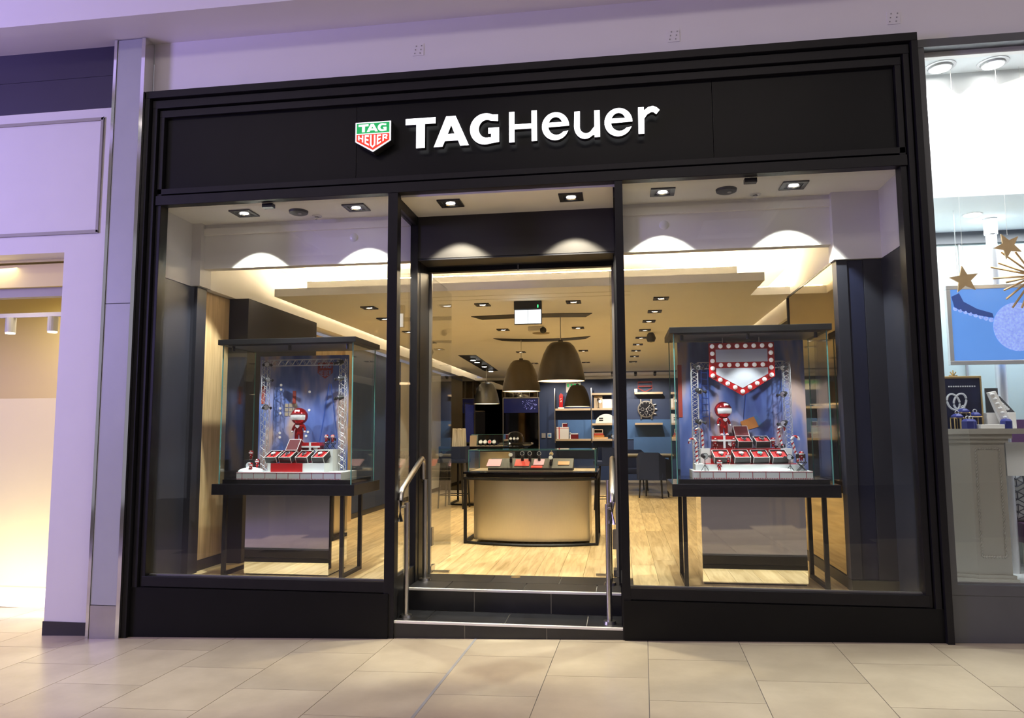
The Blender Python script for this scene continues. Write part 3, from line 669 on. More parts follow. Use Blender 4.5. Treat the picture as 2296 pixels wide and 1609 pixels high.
downlight('black square downlight in the entrance soffit, on the side of the shield sign', (-0.464, 0.25, 3.36), 0.19, 'lamp_lens', 165, (1, 0.90, 0.66), 'entrance downlights', 80, (0, 0.30))
downlight('black square downlight in the entrance soffit, right-hand one', (0.517, 0.25, 3.36), 0.19, 'lamp_lens', 165, (1, 0.90, 0.66), 'entrance downlights', 80, (0, 0.30))
RZ = 2.905
row = [(1.324, 2.407), (1.297, 3.26), (1.259, 4.038), (1.236, 4.879), (1.203, 5.717), (1.177, 6.58), (1.167, 7.518), (1.16, 8.5), (1.15, 9.6)]
for i, (x, y) in enumerate(row):
    downlight('black ceiling downlight, %s from the front in the row behind the right window' % ORD[i], (x, y, RZ), 0.16, 'lamp_lens', 56, WARM, 'downlight row on the right', 88)
row = [(-1.909, 2.435), (-2.0, 3.257), (-2.03, 4.45), (-2.057, 5.721), (-2.146, 6.662)]
for i, (x, y) in enumerate(row):
    downlight('black ceiling downlight, %s from the front in the row along the left wall' % ORD[i], (x, y, RZ), 0.16, 'lamp_lens', 56, WARM, 'downlight row on the left', 88)
for i, y in enumerate((2.46, 4.48, 7.35, 9.55)):
    for s, x in (('left', (-0.613, -0.703, -0.84, -0.86)[i]), ('right', (0.393, 0.327, 0.259, 0.202)[i])):
        downlight('black ceiling downlight %s of the doorway pendants, %s from the front' % (s, ORD[i]), (x, y, RZ), 0.16, 'lamp_lens', 56, WARM, 'downlight pairs above the counters', 88)
for i, (x, y) in enumerate(((-1.89, 8.3), (-1.90, 8.75), (-1.93, 9.7), (-2.0, 10.9))):
    t = thing('slot_spotlight', 'round spotlight in the dark slanting ceiling slot, %s from the front' % ORD[i], 'spotlight', (x, y, 2.898), group='spotlights in the dark slot')
    MB().cyl((x, y, 2.898), (x, y, 2.865), 0.055, 16).build('housing', 'box_black', t); MB().cyl((x, y, 2.864), (x, y, 2.860), 0.05, 16).build('lens', 'lamp_lens', t)
    spot('spot_beam', (x, y, 2.85), (x, y+0.1, 1.2), 45, WARM, 60, 0.3, 0.03, t)
for i, (x, y) in enumerate(((-0.75, 12.15), (0.0, 12.15), (0.9, 12.15), (1.25, 12.15), (1.7, 12.15))):
    t = thing('track_spot', 'small black track spot before the back wall, %s from the left' % ORD[i], 'spotlight', (x, y, 2.86), group='track spots before the back wall')
    MB().cyl((x, y, 2.90), (x, y, 2.86), 0.02, 10).build('stem', 'box_black', t); MB().cyl((x, y-0.05, 2.875), (x, y+0.06, 2.83), 0.035, 12).build('head', 'box_black', t)
    MB().cyl((x, y+0.061, 2.8295), (x, y+0.066, 2.8275), 0.03, 12).build('lens', 'lamp_lens', t)
    spot('spot_beam', (x, y+0.09, 2.82), (x, 13.6, 1.6), 62, (1, 0.88, 0.72), 84, 0.5, 0.03, t)
for x, s in ((-1.739, 'left'), (1.986, 'right')):
    t = thing('sprinkler_head', 'small chrome sprinkler head in the ceiling above the %s display window' % s, 'sprinkler', (x, 0.55, 3.40))
    MB().lathe([(0.045, 0), (0.040, -0.008), (0.018, -0.010)], (x, 0.55, 3.40), 20).build('escutcheon', 'white_gloss', t, True)
    MB().cyl((x, 0.55, 3.395), (x, 0.55, 3.36), 0.010, 10).build('stem', 'chrome', t); MB().lathe([(0.002, -0.045), (0.026, -0.042), (0.026, -0.039), (0.002, -0.039)], (x, 0.55, 3.40), 14).build('deflector', 'chrome', t)
for x, s in ((-1.837, 'left'), (1.737, 'right')):
    t = thing('ceiling_speaker', 'round dark ceiling speaker between the downlights above the %s display window' % s, 'speaker', (x, 0.39, 3.40))
    MB().lathe([(0.001, -0.03), (0.055, -0.03), (0.078, -0.02), (0.082, 0.0)], (x, 0.39, 3.40), 28).build('dome', 'smoked_speaker', t, True)
    MB().cyl((x+0.02, 0.37, 3.371), (x+0.02, 0.37, 3.366), 0.016, 12).build('eye', 'grey_plain', t)
for px, py, s in ((793, 532, 'left'), (1489, 504, 'right')):
    p = at(px, py, 0.66)
    tag(MB().lathe([(0.001, -0.012), (0.028, -0.010), (0.040, 0)], (0, 0, 0), 24).xf(Matrix.Translation((p.x, 0.664, p.z)) @ Matrix.Rotation(PI/2, 4, 'X') @ Matrix.Scale(-1, 4, (0, 0, 1))).build('cover_disc', 'white_gloss', smooth=True),
        'round white cover disc on the grey bulkhead in the %s window' % s, 'disc')
tag(MB().lathe([(0.001, -0.005), (0.12, -0.005), (0.125, 0.0)], (-0.227, 4.94, RZ), 28).build('ceiling_grille', 'tan_grille'), 'round tan speaker grille in the ceiling behind the hanging sign', 'grille')
t = thing('camera_unit', 'white ceiling camera unit with black lens behind the hanging sign', 'camera', (-0.25, 4.3, RZ))
MB().box(-0.33, -0.17, 4.25, 4.36, RZ-0.06, RZ).build('housing', 'ivory_plastic', t, bevel=0.01); MB().sphere((-0.13, 4.3, RZ-0.05), 0.045, 12).build('lens', 'smoked_speaker', t, True)
tag(MB().lathe([(0.001, -0.14), (0.05, -0.13), (0.07, -0.08), (0.05, -0.02), (0.03, 0)], (-2.25, 6.4, RZ), 18).build('dome_camera', 'smoked_speaker', smooth=True), 'small dark dome camera hanging under the ceiling by the left wall', 'camera')
tag(MB().lathe([(0.001, -0.14), (0.05, -0.13), (0.07, -0.08), (0.05, -0.02), (0.03, 0)], (1.33, 5.2, RZ), 18).build('dome_camera', 'smoked_speaker', smooth=True), 'small dark dome camera beside the right-hand downlight row', 'camera')
# hanging sign with two lit panels
a, b = at(1153, 677, 2.35), at(1215, 726, 2.35)
t = thing('exit_sign', 'hanging light box with two white panels and a green indicator in the doorway', 'sign', ((a.x+b.x)/2, 2.35, b.z))
MB().box(a.x-0.002, b.x, 2.33, 2.39, a.z-0.085, a.z+0.003).build('housing', 'box_black', t, bevel=0.004)
MB().box(a.x, b.x, 2.345, 2.375, b.z, a.z-0.085).build('panel_frame', 'box_black', t, bevel=0.004)
m = (a.x+b.x)/2
for x0, x1 in ((a.x+0.008, m-0.003), (m+0.003, b.x-0.008)): MB().box(x0, x1, 2.338, 2.346, b.z+0.008, a.z-0.092).build('lit_panel', 'exit_white', t)
MB().box(b.x-0.045, b.x-0.035, 2.326, 2.331, a.z-0.07, a.z-0.04).build('indicator', 'led_green', t)
MB().box(m-0.05, m+0.05, 2.345, 2.375, a.z, RZ).build('ceiling_bracket', 'box_black', t)

# ================================================================== PENDANT LAMPS
def pendant(label, loc, shade, dia=0.58, power=12):
    x, y, z = loc; s = dia/0.58
    t = thing('pendant_lamp', label, 'lamp', loc, group='bell pendant lamps')
    prof = [(0.290, 0.0), (0.288, 0.03), (0.272, 0.12), (0.248, 0.22), (0.212, 0.33), (0.165, 0.42), (0.125, 0.462), (0.105, 0.47), (0.0, 0.47)]
    hood = MB().lathe([(r*s, h*s) for r, h in prof], loc, 48).build('shade', shade, t, True)
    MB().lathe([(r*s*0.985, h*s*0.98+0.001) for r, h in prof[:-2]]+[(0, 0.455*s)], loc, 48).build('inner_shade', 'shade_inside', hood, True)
    MB().lathe([(0.291*s, 0.0), (0.283*s, -0.002), (0.283*s, 0.004)], loc, 48).build('rim', shade, hood)
    MB().cyl((x, y, z+0.47*s), (x, y, z+0.50*s), 0.03, 14).build('cap', shade, hood)
    MB().cyl((x, y, z+0.50*s), (x, y, 2.90), 0.006, 6).build('cord', 'ivory_plastic', t)
    MB().sphere((x, y, z+0.22*s), 0.05, 12).build('bulb', 'lamp_lens_warm', t, True)
    spot('pendant_beam', (x, y, z+0.12), (x, y, 0), power, WARM, 120, 0.6, 0.08, t)
p = at(1258, 854, 3.45); pendant('large brown bell pendant nearest the doorway, over the front counter', p, 'brown_shade', power=22)
p = at(1169, 877, 5.6); pendant('large brown bell pendant just left of and behind the nearest one', p, 'brown_shade', power=22)
p = at(1091, 905, 10.8); pendant('silver-grey bell pendant hanging on the left, above the glass bar counter', p, 'grey_shade', power=22)
p = at(1295, 911, 10.8); pendant('olive-brown bell pendant at the back right, in front of the shelves', p, 'brown_shade', power=22)

# ================================================================== HANDRAILS
def handrail(label, x, s):
    t = thing('handrail', label, 'handrail', (x, 0.4, 0.10), group='entrance handrails')
    yf, yr = 0.13, 0.675
    for yy, z0, z1 in ((yf, 0.099, 0.96), (yr, 0.266, 1.10)):
        po = MB().cyl((x, yy, z0+0.012), (x, yy, z1), 0.021, 16).build('post', 'steel', t, True)
        MB().lathe([(0.001, 0.022), (0.045, 0.020), (0.05, 0.0), (0.001, 0.0)], (x, yy, z0), 24).build('foot_cover', 'steel', po, True)
    pts = [(x-s*0.035, yf-0.055, 0.82), (x-s*0.035, yf-0.055, 0.98), (x-s*0.035, yf-0.045, 1.02), (x-s*0.035, yf-0.015, 1.055), (x-s*0.035, yr-0.03, 1.26), (x-s*0.035, yr+0.01, 1.275), (x-s*0.035, yr+0.045, 1.26), (x-s*0.035, yr+0.055, 1.22), (x-s*0.035, yr+0.055, 1.10)]
    MB().path(pts, 0.023, 14).build('rail', 'steel', t, True)
    for y, z in ((yf, 0.93), (yr, 1.08)): MB().cyl((x, y, z), (x-s*0.035, y+(-0.055 if y < 0.4 else 0.055), z), 0.011, 12).build('bracket', 'steel', t, True)
handrail('brushed steel handrail on the left side of the entrance steps', -0.775, 1)
handrail('brushed steel handrail on the right side of the entrance steps', 0.765, -1)

# ================================================================== FIGURINES, WATCHES, BOXES (display props)
def skin_mesh(name, verts, edges, radii, matn, parent, sub=2):
    me = bpy.data.meshes.new(name); me.from_pydata(verts, edges, []); o = bpy.data.objects.new(name, me); COL.objects.link(o)
    md = o.modifiers.new('skin', 'SKIN'); md.use_smooth_shade = True
    for i, r in enumerate(radii): me.skin_vertices[0].data[i].radius = (r, r)
    me.skin_vertices[0].data[0].use_root = True
    s2 = o.modifiers.new('sub', 'SUBSURF'); s2.levels = sub; s2.render_levels = sub
    bpy.context.view_layer.update()
    m2 = bpy.data.meshes.new_from_object(o.evaluated_get(bpy.context.evaluated_depsgraph_get())); m2.name = name
    bpy.data.objects.remove(o); bpy.data.meshes.remove(me)
    m2.materials.clear(); m2.materials.append(M(matn)); m2.shade_smooth()
    q = bpy.data.objects.new(name, m2); COL.objects.link(q); q.parent = parent; MW[q] = MW[parent]; return q
def figurine(label, loc, h, rz=0.0, group=None, scale=1.0):
    """big-headed racing driver doll, total height h, feet at loc, facing -y"""
    t = thing('racing_driver_figurine', label, 'figurine', loc, rz, group)
    H = h
    v = [(0, 0, .34), (0, 0, .44), (0, 0, .53), (-.07, 0, .27), (-.075, 0, .12), (-.08, -.01, .035), (.07, 0, .27), (.075, 0, .12), (.08, -.01, .035), (-.13, 0, .48), (-.18, 0, .40), (-.185, -.03, .325), (.13, 0, .48), (.18, 0, .40), (.185, -.03, .325)]
    e = [(0, 1), (1, 2), (0, 3), (3, 4), (4, 5), (0, 6), (6, 7), (7, 8), (1, 9), (9, 10), (10, 11), (1, 12), (12, 13), (13, 14)]
    r = [.105, .115, .07, .07, .058, .05, .07, .058, .05, .055, .045, .035, .055, .045, .035]
    suit = skin_mesh('suit', [(a*H, b*H, c*H) for a, b, c in v], e, [x*H for x in r], 'red_metal', t)
    hc = (0, 0, .752*H); R = .247*H
    hm = MB().sphere(hc, R, 32, (1.0, 1.02, 1.0)).build('helmet', 'red_metal', t, True, local=True)
    def patch(t0, t1, a0, a1, off, n=16, k=5):
        mb = MB(); vs = []; fs = []
        for j in range(k+1):
            th = t0+(t1-t0)*j/k
            for i in range(n+1):
                ph = -PI/2+a0+(a1-a0)*i/n; rr = R*off
                vs.append((rr*math.sin(th)*math.cos(ph), rr*1.02*math.sin(th)*math.sin(ph), hc[2]+rr*math.cos(th)))
        for j in range(k):
            for i in range(n): fs.append((j*(n+1)+i, j*(n+1)+i+1, (j+1)*(n+1)+i+1, (j+1)*(n+1)+i))
        return mb._add(vs, fs)
    patch(1.42, 2.02, -1.15, 1.15, 1.03).build('visor', 'white_gloss', hm, True, local=True)
    patch(1.25, 1.44, -1.2, 1.2, 1.025).build('brow_band', 'deep_red', hm, True, local=True)
    patch(0.72, 1.0, -0.35, 0.45, 1.015).build('forehead_patch', 'white_gloss', hm, True, local=True)
    for s in (-1, 1):
        MB().sphere((s*.085*H, -.045*H, .028*H), .052*H, 12, (0.85, 1.35, 0.6)).build('shoe', 'white_gloss', t, True, local=True)
        MB().sphere((s*.187*H, -.04*H, .305*H), .034*H, 10).build('glove', 'white_gloss', t, True, local=True)
    MB().prism([(-.06*H, .50*H), (.06*H, .50*H), (.06*H, .45*H), (0, .405*H), (-.06*H, .45*H)], -.130*H, -.112*H).build('chest_shield', 'white_gloss', suit, local=True)
    return t
def watch_proto():
    t = thing('wristwatch', 'x', 'watch', (0, 0, -50))
    MB().cyl((0, 0, 0.005), (0, 0, 0.013), 0.021, 20).build('case', 'aluminium', t, local=True)
    MB().cyl((0, 0, 0.0128), (0, 0, 0.0142), 0.0175, 20).build('dial', 'dial_white', t.children[0], local=True)
    MB().path([(0, 0.018, 0.008), (0, 0.030, 0.002), (0, 0.036, -0.012), (0, 0.03, -0.028), (0, 0, -0.034), (0, -0.03, -0.028), (0, -0.036, -0.012), (0, -0.030, 0.002), (0, -0.018, 0.008)], 0.009, 6).build('strap', 'leather', t, local=True)
    return t
WP = watch_proto()
def watch(label, loc, rot=(0, 0, 0), scale=1.0, dial=None, group=None):
    t = dup(WP, loc, None, label, group, scale, rot)
    if dial:
        d = [g for c in t.children for g in c.children if g.name.startswith('dial')][0]; d.data = d.data.copy(); d.data.materials[0] = M(dial)
    return t
def watch_box(label, loc, rot, sz=(0.115, 0.12, 0.065), lid=False, group=None, wlabel=None, dial='dial_white', lining='red_satin'):
    """open presentation case tipped towards the street; loc is the centre of its base"""
    t = thing('watch_box', label, 'watch box', loc, 0, group); t.rotation_euler = rot
    w, d, h = sz; e = 0.005
    mb = MB().box(-w/2, w/2, -d/2, d/2, 0, e); mb.box(-w/2, -w/2+e, -d/2, d/2, 0, h); mb.box(w/2-e, w/2, -d/2, d/2, 0, h); mb.box(-w/2, w/2, -d/2, -d/2+e, 0, h); mb.box(-w/2, w/2, d/2-e, d/2, 0, h)
    mb.build('body', 'box_black', t, local=True)
    ln = MB().box(-w/2+e, w/2-e, -d/2+e, d/2-e, e, h-0.012).build('lining', lining, t, local=True)
    MB().box(-0.022, 0.022, -d/2+0.012, d/2-0.012, h-0.014, h-0.002).build('cushion', 'red_lacquer', ln, local=True, bevel=0.004)
    mb = MB(); q = 0.004
    for s in (-1, 1):
        mb.box(s*w/2-q/2, s*w/2+q/2, -d/2-q/2, d/2+q/2, h-q, h+q*0.3); mb.box(-w/2, w/2, s*d/2-q/2, s*d/2+q/2, h-q, h+q*0.3)
        for s2 in (-1, 1): mb.box(s*w/2-q/2, s*w/2+q/2, s2*d/2-q/2, s2*d/2+q/2, 0, h)
        mb.box(-w/2, w/2, s*d/2-q/2, s*d/2+q/2, -q/2, q/2)
    mb.build('white_edging', 'box_edge', t, local=True)
    if lid:
        m = Matrix.Translation((0, d/2, h)) @ Matrix.Rotation(math.radians(-62), 4, 'X')
        ld = MB().box(-w/2, w/2, -0.005, 0.06, 0, d*0.95, m).build('lid', ['deep_red'], t, local=True)
        mb = MB()
        for s in (-1, 1):
            for yy in (-0.005, 0.06): mb.box(s*w/2-q/2, s*w/2+q/2, yy-q/2, yy+q/2, 0, d*0.95, m)
            for zz in (0, d*0.95): mb.box(s*w/2-q/2, s*w/2+q/2, -0.005, 0.06, zz-q/2, zz+q/2, m)
        for yy in (-0.005, 0.06):
            for zz in (0, d*0.95): mb.box(-w/2, w/2, yy-q/2, yy+q/2, zz-q/2, zz+q/2, m)
        mb.build('lid_edging', 'box_edge', ld, local=True)
    rm = t.rotation_euler.to_matrix()
    if wlabel: watch(wlabel, Vector(loc)+rm @ Vector((0, 0, h-0.002)), rot, 1.0, dial, 'watches in open boxes')
    return t
def truss_tubes(mb, a, b, w, n, r=0.0026):
    """square lattice girder from a to b"""
    a, b = Vector(a), Vector(b); d = (b-a).normalized()
    u = Vector((0, 1, 0)); v = d.cross(u).normalized(); cs = [(u*sx+v*sy)*(w/2) for sx, sy in ((-1, -1), (1, -1), (1, 1), (-1, 1))]
    for c in cs: mb.cyl(a+c, b+c, r, 5, caps=False)
    for i in range(n):
        p, q = a+(b-a)*(i/n), a+(b-a)*((i+1)/n); m = (p+q)/2
        for k in range(4):
            c0, c1 = cs[k], cs[(k+1) % 4]
            mb.cyl(p+c0, m+c1, r*0.7, 4, caps=False); mb.cyl(m+c1, q+c0, r*0.7, 4, caps=False)
    return mb
def truss_arch(label, x0, x1, y, zb, zt, w=0.055):
    t = thing('truss_arch', label, 'truss', ((x0+x1)/2, y, zb))
    n = int((zt-zb)/0.07)
    for x in (x0, x1): truss_tubes(MB(), (x, y, zb), (x, y, zt), w, n).build('upright', 'aluminium', t)
    truss_tubes(MB(), (x0+w/2, y, zt-w/2), (x1-w/2, y, zt-w/2), w, int((x1-x0)/0.07)).build('crossbeam', 'aluminium', t)
    return t
def stage_lamp(label, loc, aim, group, s=1.0, stand=0.0):
    t = thing('stage_lamp', label, 'stage lamp', loc, group=group); p = Vector(loc); d = Vector(aim).normalized()
    MB().cyl(p-d*0.03*s, p+d*0.012*s, 0.016*s, 12, 0.024*s).build('housing', 'box_black', t, True)
    MB().cyl(p+d*0.0121*s, p+d*0.015*s, 0.020*s, 12).build('lens', 'frosted', t)
    u = d.cross(Vector((0, 0, 1))).normalized()
    for sg_ in (-1, 1): MB().cyl(p+u*sg_*0.02*s+d*0.012*s, p+u*sg_*0.032*s+d*0.042*s, 0.004*s, 4, 0.014*s).build('barn_door', 'box_black', t)
    if stand:
        MB().cyl(p, p-Vector((0, 0, stand*0.65)), 0.003, 6).build('stand', 'box_black', t)
        mb = MB()
        for k in range(3): a = k*2*PI/3+0.4; mb.cyl(p-Vector((0, 0, stand*0.6)), p+Vector((0.035*math.cos(a), 0.035*math.sin(a), -stand)), 0.0025, 5)
        mb.build('tripod', 'box_black', t)
    else: MB().cyl(p, p-d*0.0-Vector((0, -0.04, 0)), 0.004, 6).build('clamp', 'box_black', t)
    return t
def candy_cane(label, base, h, lean, flip=1):
    t = thing('candy_cane', label, 'candy cane', base, group='striped candy canes'); B = Vector(base); r = 0.028
    pts = [Vector((0, 0, 0)), Vector((0, 0, h*0.35)), Vector((0, 0, h*0.7))]
    pts += [Vector((flip*(-r+r*math.cos(a)), 0, h*0.7+r*math.sin(a))) for a in [PI*i/8 for i in range(1, 10)]]
    m = Matrix.Rotation(lean, 4, 'Y'); pts = [B+m @ p for p in pts]
    # resample
    dense = []
    for a, b in zip(pts[:-1], pts[1:]):
        k = max(1, int((b-a).length/0.006))
        for i in range(k): dense.append(a+(b-a)*(i/k))
    dense.append(pts[-1])
    mb = MB(); mb.path(dense, 0.0105, 10); o = mb.build('cane', ['white_gloss', 'red_lacquer'], t, True)
    n = 10; nf = len(dense)-1
    for i, p in enumerate(o.data.polygons):
        ring, seg = divmod(i, n)
        if ring < nf and ((ring*1.7+seg) % 10) < 4: p.material_index = 1
    return t
def showcase(side, x0, x1, yf, yr, ztab0, ztab1, zlid0, zlid1, ped, legs):
    """pedestal table of the window + glass case on it"""
    t = thing('display_table', 'black table with mirrored pedestal standing in the %s display window' % side, 'table', ((x0+x1)/2, (yf+yr)/2, ZS))
    MB().box(x0, x1, yf, yr, ztab0, ztab1).build('table_top', 'black_gloss', t, bevel=0.003)
    MB().box(ped[0], ped[1], ped[2], ped[3], ZS+0.012, ztab0).build('mirror_pedestal', 'mirror', t)
    MB().box(ped[0]+0.01, ped[1]-0.01, ped[2]+0.01, ped[3]-0.01, ZS, ZS+0.012).build('plinth_foot', 'box_black', t)
    q = 0.016
    for x in (legs[0], legs[1]):
        for y in (legs[2], legs[3]): MB().box(x-q, x+q, y-q, y+q, ZS, ztab0).build('leg', 'black_metal', t)
        MB().box(x-q*0.9, x+q*0.9, legs[2]+q, legs[3]-q, ZS, ZS+0.03).build('floor_rail', 'black_metal', t)
    g = thing('glass_case', 'tall glass display case with black lid on the %s window table' % side, 'display case', ((x0+x1)/2, (yf+yr)/2, ztab1))
    a0, a1, b0, b1 = x0+0.045, x1-0.045, yf+0.045, yr-0.045; th = 0.010
    MB().box(a0+0.02, a1-0.02, b0+0.02, b1-0.02, ztab1, ztab1+0.035).build('deck', 'black_gloss', g)
    MB().box(a0, a1, b0, b0+th, ztab1, zlid0).build('pane', 'case_glass', g); MB().box(a0, a1, b1-th, b1, ztab1, zlid0).build('pane', 'case_glass', g)
    MB().box(a0, a0+th, b0+th, b1-th, ztab1, zlid0).build('pane', 'case_glass', g); MB().box(a1-th, a1, b0+th, b1-th, ztab1, zlid0).build('pane', 'case_glass', g)
    for x in (a0, a1):
        for y in (b0, b1): MB().box(x-0.004, x+0.004, y-0.004, y+0.004, ztab1, zlid0).build('edge_strip', 'glass_edge', g)
    MB().box(x0+0.01, x1-0.01, yf+0.01, yr-0.01, zlid0, zlid1).build('lid', 'black_metal', g, bevel=0.003)
    MB().box(a0+0.03, a1-0.03, b0+0.03, b1-0.03, zlid0-0.006, zlid0).build('lid_lining', 'frame_grey', g)
    for i, x in enumerate((a0+0.07, (a0+a1)/2, a1-0.07)):
        MB().cyl((x, b0+0.05, zlid0-0.005), (x, b0+0.05, zlid0-0.05), 0.014, 12).build('case_spot', 'box_black', g)
        spot('case_beam', (x, b0+0.05, zlid0-0.055), ((a0+a1)/2+(x-(a0+a1)/2)*0.5, (b0+b1)/2+(0.10 if i != 1 else -0.10), ztab1+0.25), 34 if i != 1 else 18, (0.92, 0.97, 1.0), 78, 0.5, 0.015, g)
    return a0, a1, b0, b1, ztab1+0.035
YF, YR = 0.62, 1.30
LA = showcase('left', -2.69, -1.385, YF, YR, 0.962, 1.056, 2.285, 2.333, (-2.42, -1.645, 0.73, 1.16), (-2.575, -1.50, 0.66, 1.10))
RA = showcase('right', 1.272, 2.558, YF, YR, 0.976, 1.075, 2.292, 2.343, (1.51, 2.325, 0.80, 1.20), (1.37, 2.44, 0.68, 1.16))

def stage(side, x0, x1, yf, yr, z, tier):
    """white film-strip plinth with a raised tier"""
    t = thing('stage_plinth', 'white stepped stage with red film-strip edging in the %s glass case' % side, 'plinth', ((x0+x1)/2, yf, z))
    MB().box(x0, x1, yf, yr, z, z+0.062).build('base', 'plinth_white', t)
    mb = MB(); n = 9
    for i in range(n): x = x0+(x1-x0)*(i+0.5)/n; mb.box(x-0.002, x+0.002, yf-0.0015, yf, z+0.008, z+0.055)
    mb.box(x0, x1, yf-0.0015, yf, z+0.055, z+0.059)
    for i in range(70): x = x0+(x1-x0)*(i+0.25)/70; mb.box(x, x+(x1-x0)/140, yf-0.0015, yf, z+0.001, z+0.007)
    mb.build('film_edging', 'line_red', t)
    (a, b, y0, y1, h) = tier
    MB().box(a, b, y0, y1, z+0.062, z+0.062+h).build('tier', 'plinth_white', t)
    return t, z+0.062, z+0.062+h
# ---------------- left case
zL = LA[4]
sl = at(530, 1064, 0.74); sr = at(757, 1064, 0.74)
T, z1, z2 = stage('left', sl.x, -1.55, 0.74, 1.13, zL, (at(600, 1040, 0.80).x, at(727, 1040, 0.80).x, 0.80, 0.98, 0.075))
MB().box(at(607, 1040, 0.795).x, at(678, 1040, 0.795).x, 0.795, 0.9801, z1, z2+0.001).build('red_block', 'red_lacquer', T)
MB().box(at(712, 1020, 0.98).x, at(751, 1020, 0.98).x, 0.93, 1.10, z1, z2+0.12).build('rear_block', 'plinth_white', T)
MB().box(at(628, 1020, 0.98).x, at(690, 1020, 0.98).x, 0.985, 1.10, z1, z2+0.11).build('rear_block', 'red_lacquer', T)
MB().sphere((at(562, 1052, 0.85).x, 0.86, z1), 0.12, 20, (1.0, 0.7, 0.32)).build('snow_heap', 'snow', T, True)
bd = thing('backdrop_panel', 'blue night-scene backdrop panel with faint shield in the left glass case', 'backdrop', (-2.0, 1.20, zL))
a, b = at(585, 797, 1.2), at(783, 797, 1.2)
MB().box(a.x, b.x, 1.195, 1.205, zL, a.z-0.01).build('print', 'backdrop_night', bd)
p = at(729, 832, 1.19)
MB().prism(shield_outline(p.x, p.z+0.085, 0.15, 0.10, 0.155), 1.190, 1.1949).build('printed_shield', 'brick_red', bd)
for z_, tx in ((p.z+0.042, 'TAG'), (p.z-0.012, 'HEUER')):
    if tx == 'TAG':
        for ps in (gT(p.x-0.062, p.x-0.018, z_-0.012, z_+0.026, 0.013, 0.010), gA(p.x-0.024, p.x+0.024, z_-0.012, z_+0.026), gG(p.x+0.022, p.x+0.062, z_-0.012, z_+0.026)): curve_mesh('letter', ps, 0.002, ['backdrop_night'], bd, 1.188)
    else:
        for i, chh in enumerate(tx):
            x0 = p.x-0.062+i*0.0255; curve_mesh('letter', [[(x0+u*0.020, z_-0.010-0.018*(1-abs(i-2)/2)+v*(0.042+0.018*(1-abs(i-2)/2))-0.012) for u, v in q] for q in gl[chh]], 0.002, ['backdrop_night'], bd, 1.188)
for (q0, q1) in (((715, 1000), (738, 860)), ((758, 1000), (742, 860))):
    A_, B_ = at(*q0, 1.19), at(*q1, 1.19); MB().cyl((A_.x, 1.191, A_.z), (B_.x, 1.191, B_.z), 0.004, 5).build('printed_mast', 'screen_dark', bd)
for (px, py) in ((630, 863), (630, 873), (694, 878), (628, 915), (628, 926), (693, 919), (627, 970), (627, 980), (690, 968), (686, 977)):
    q = at(px, py, 1.19); MB().cyl((q.x, 1.1949, q.z), (q.x, 1.190, q.z), 0.012, 12).build('printed_lamp', 'bulb_white', bd)
q = at(652, 918, 1.19); mb = MB()
for i in range(3):
    for j in range(3): mb.box(q.x-0.06+i*0.042, q.x-0.026+i*0.042, 1.190, 1.1949, q.z-0.06+j*0.042, q.z-0.026+j*0.042)
mb.build('printed_grid', 'card_tan', bd)
MB().box(at(586, 900, 1.19).x, at(594, 900, 1.19).x, 1.190, 1.1949, at(590, 905, 1.19).z, at(590, 865, 1.19).z).build('printed_banner', 'brick_red', bd)
MB().box(at(656, 900, 1.19).x, at(663, 900, 1.19).x, 1.190, 1.1949, at(660, 905, 1.19).z, at(660, 876, 1.19).z).build('printed_banner', 'brick_red', bd)
xa, xb = at(597, 820, 1.05).x, at(770, 820, 1.05).x
truss_arch('silver lattice truss arch carrying lamps in the left glass case', xa, xb, 1.05, z1, at(680, 806, 1.05).z)
for i, (px, py, dx) in enumerate(((598, 816, .5), (600, 850, .6), (596, 912, .6))): stage_lamp('small black stage lamp, %s from the top on the left truss post, left case' % ORD[i], at(px, py, 1.0), (dx, -0.7, -0.25), 'lamps on the left case truss', 1.1)
for i, (px, py, dx) in enumerate(((762, 812, -.6), (763, 848, -.9), (762, 891, -.9))): stage_lamp('small black stage lamp, %s from the top on the right truss post, left case' % ORD[i], at(px, py, 1.0), (dx, -0.6, -0.25), 'lamps on the left case truss', 1.1)
# gift box with ribbon under the large figure
def gift(label, x0, x1, y0, y1, z0, z1_, rx=0.5):
    t = thing('gift_box', label, 'gift box', ((x0+x1)/2, (y0+y1)/2, z0))
    MB().box(x0, x1, y0, y1, z0, z1_-0.03).build('carton', 'deep_red', t); MB().box(x0-0.006, x1+0.006, y0-0.006, y1+0.006, z1_-0.03, z1_).build('lid', 'red_lacquer', t)
    xm = x0+(x1-x0)*rx
    MB().box(xm-0.009, xm+0.009, y0-0.009, y1+0.009, z0, z1_+0.003).build('ribbon', 'white_gloss', t)
    MB().box(x0-0.009, x1+0.009, y0-0.0095, y0-0.004, z1_-0.045, z1_-0.030).build('ribbon', 'white_gloss', t)
    MB().prism(shield_outline(xm+0.05, z0+(z1_-z0)*0.55, 0.04, 0.025, 0.042), y0-0.004, y0).build('emblem', 'box_edge', t)
gz1 = at(670, 992, 0.99).z
gift('dark red gift box with white ribbon under the tall figurine, left case', at(660, 1000, 0.95).x, at(712, 1000, 0.95).x, 0.985, 1.10, z2+0.111, gz1, 0.62)
figurine('tall red helmeted racing driver figurine standing in the left glass case', (at(670, 990, 1.04).x, 1.04, gz1+0.004), at(670, 915, 1.04).z-gz1)
GB = 'watch boxes in the left case'
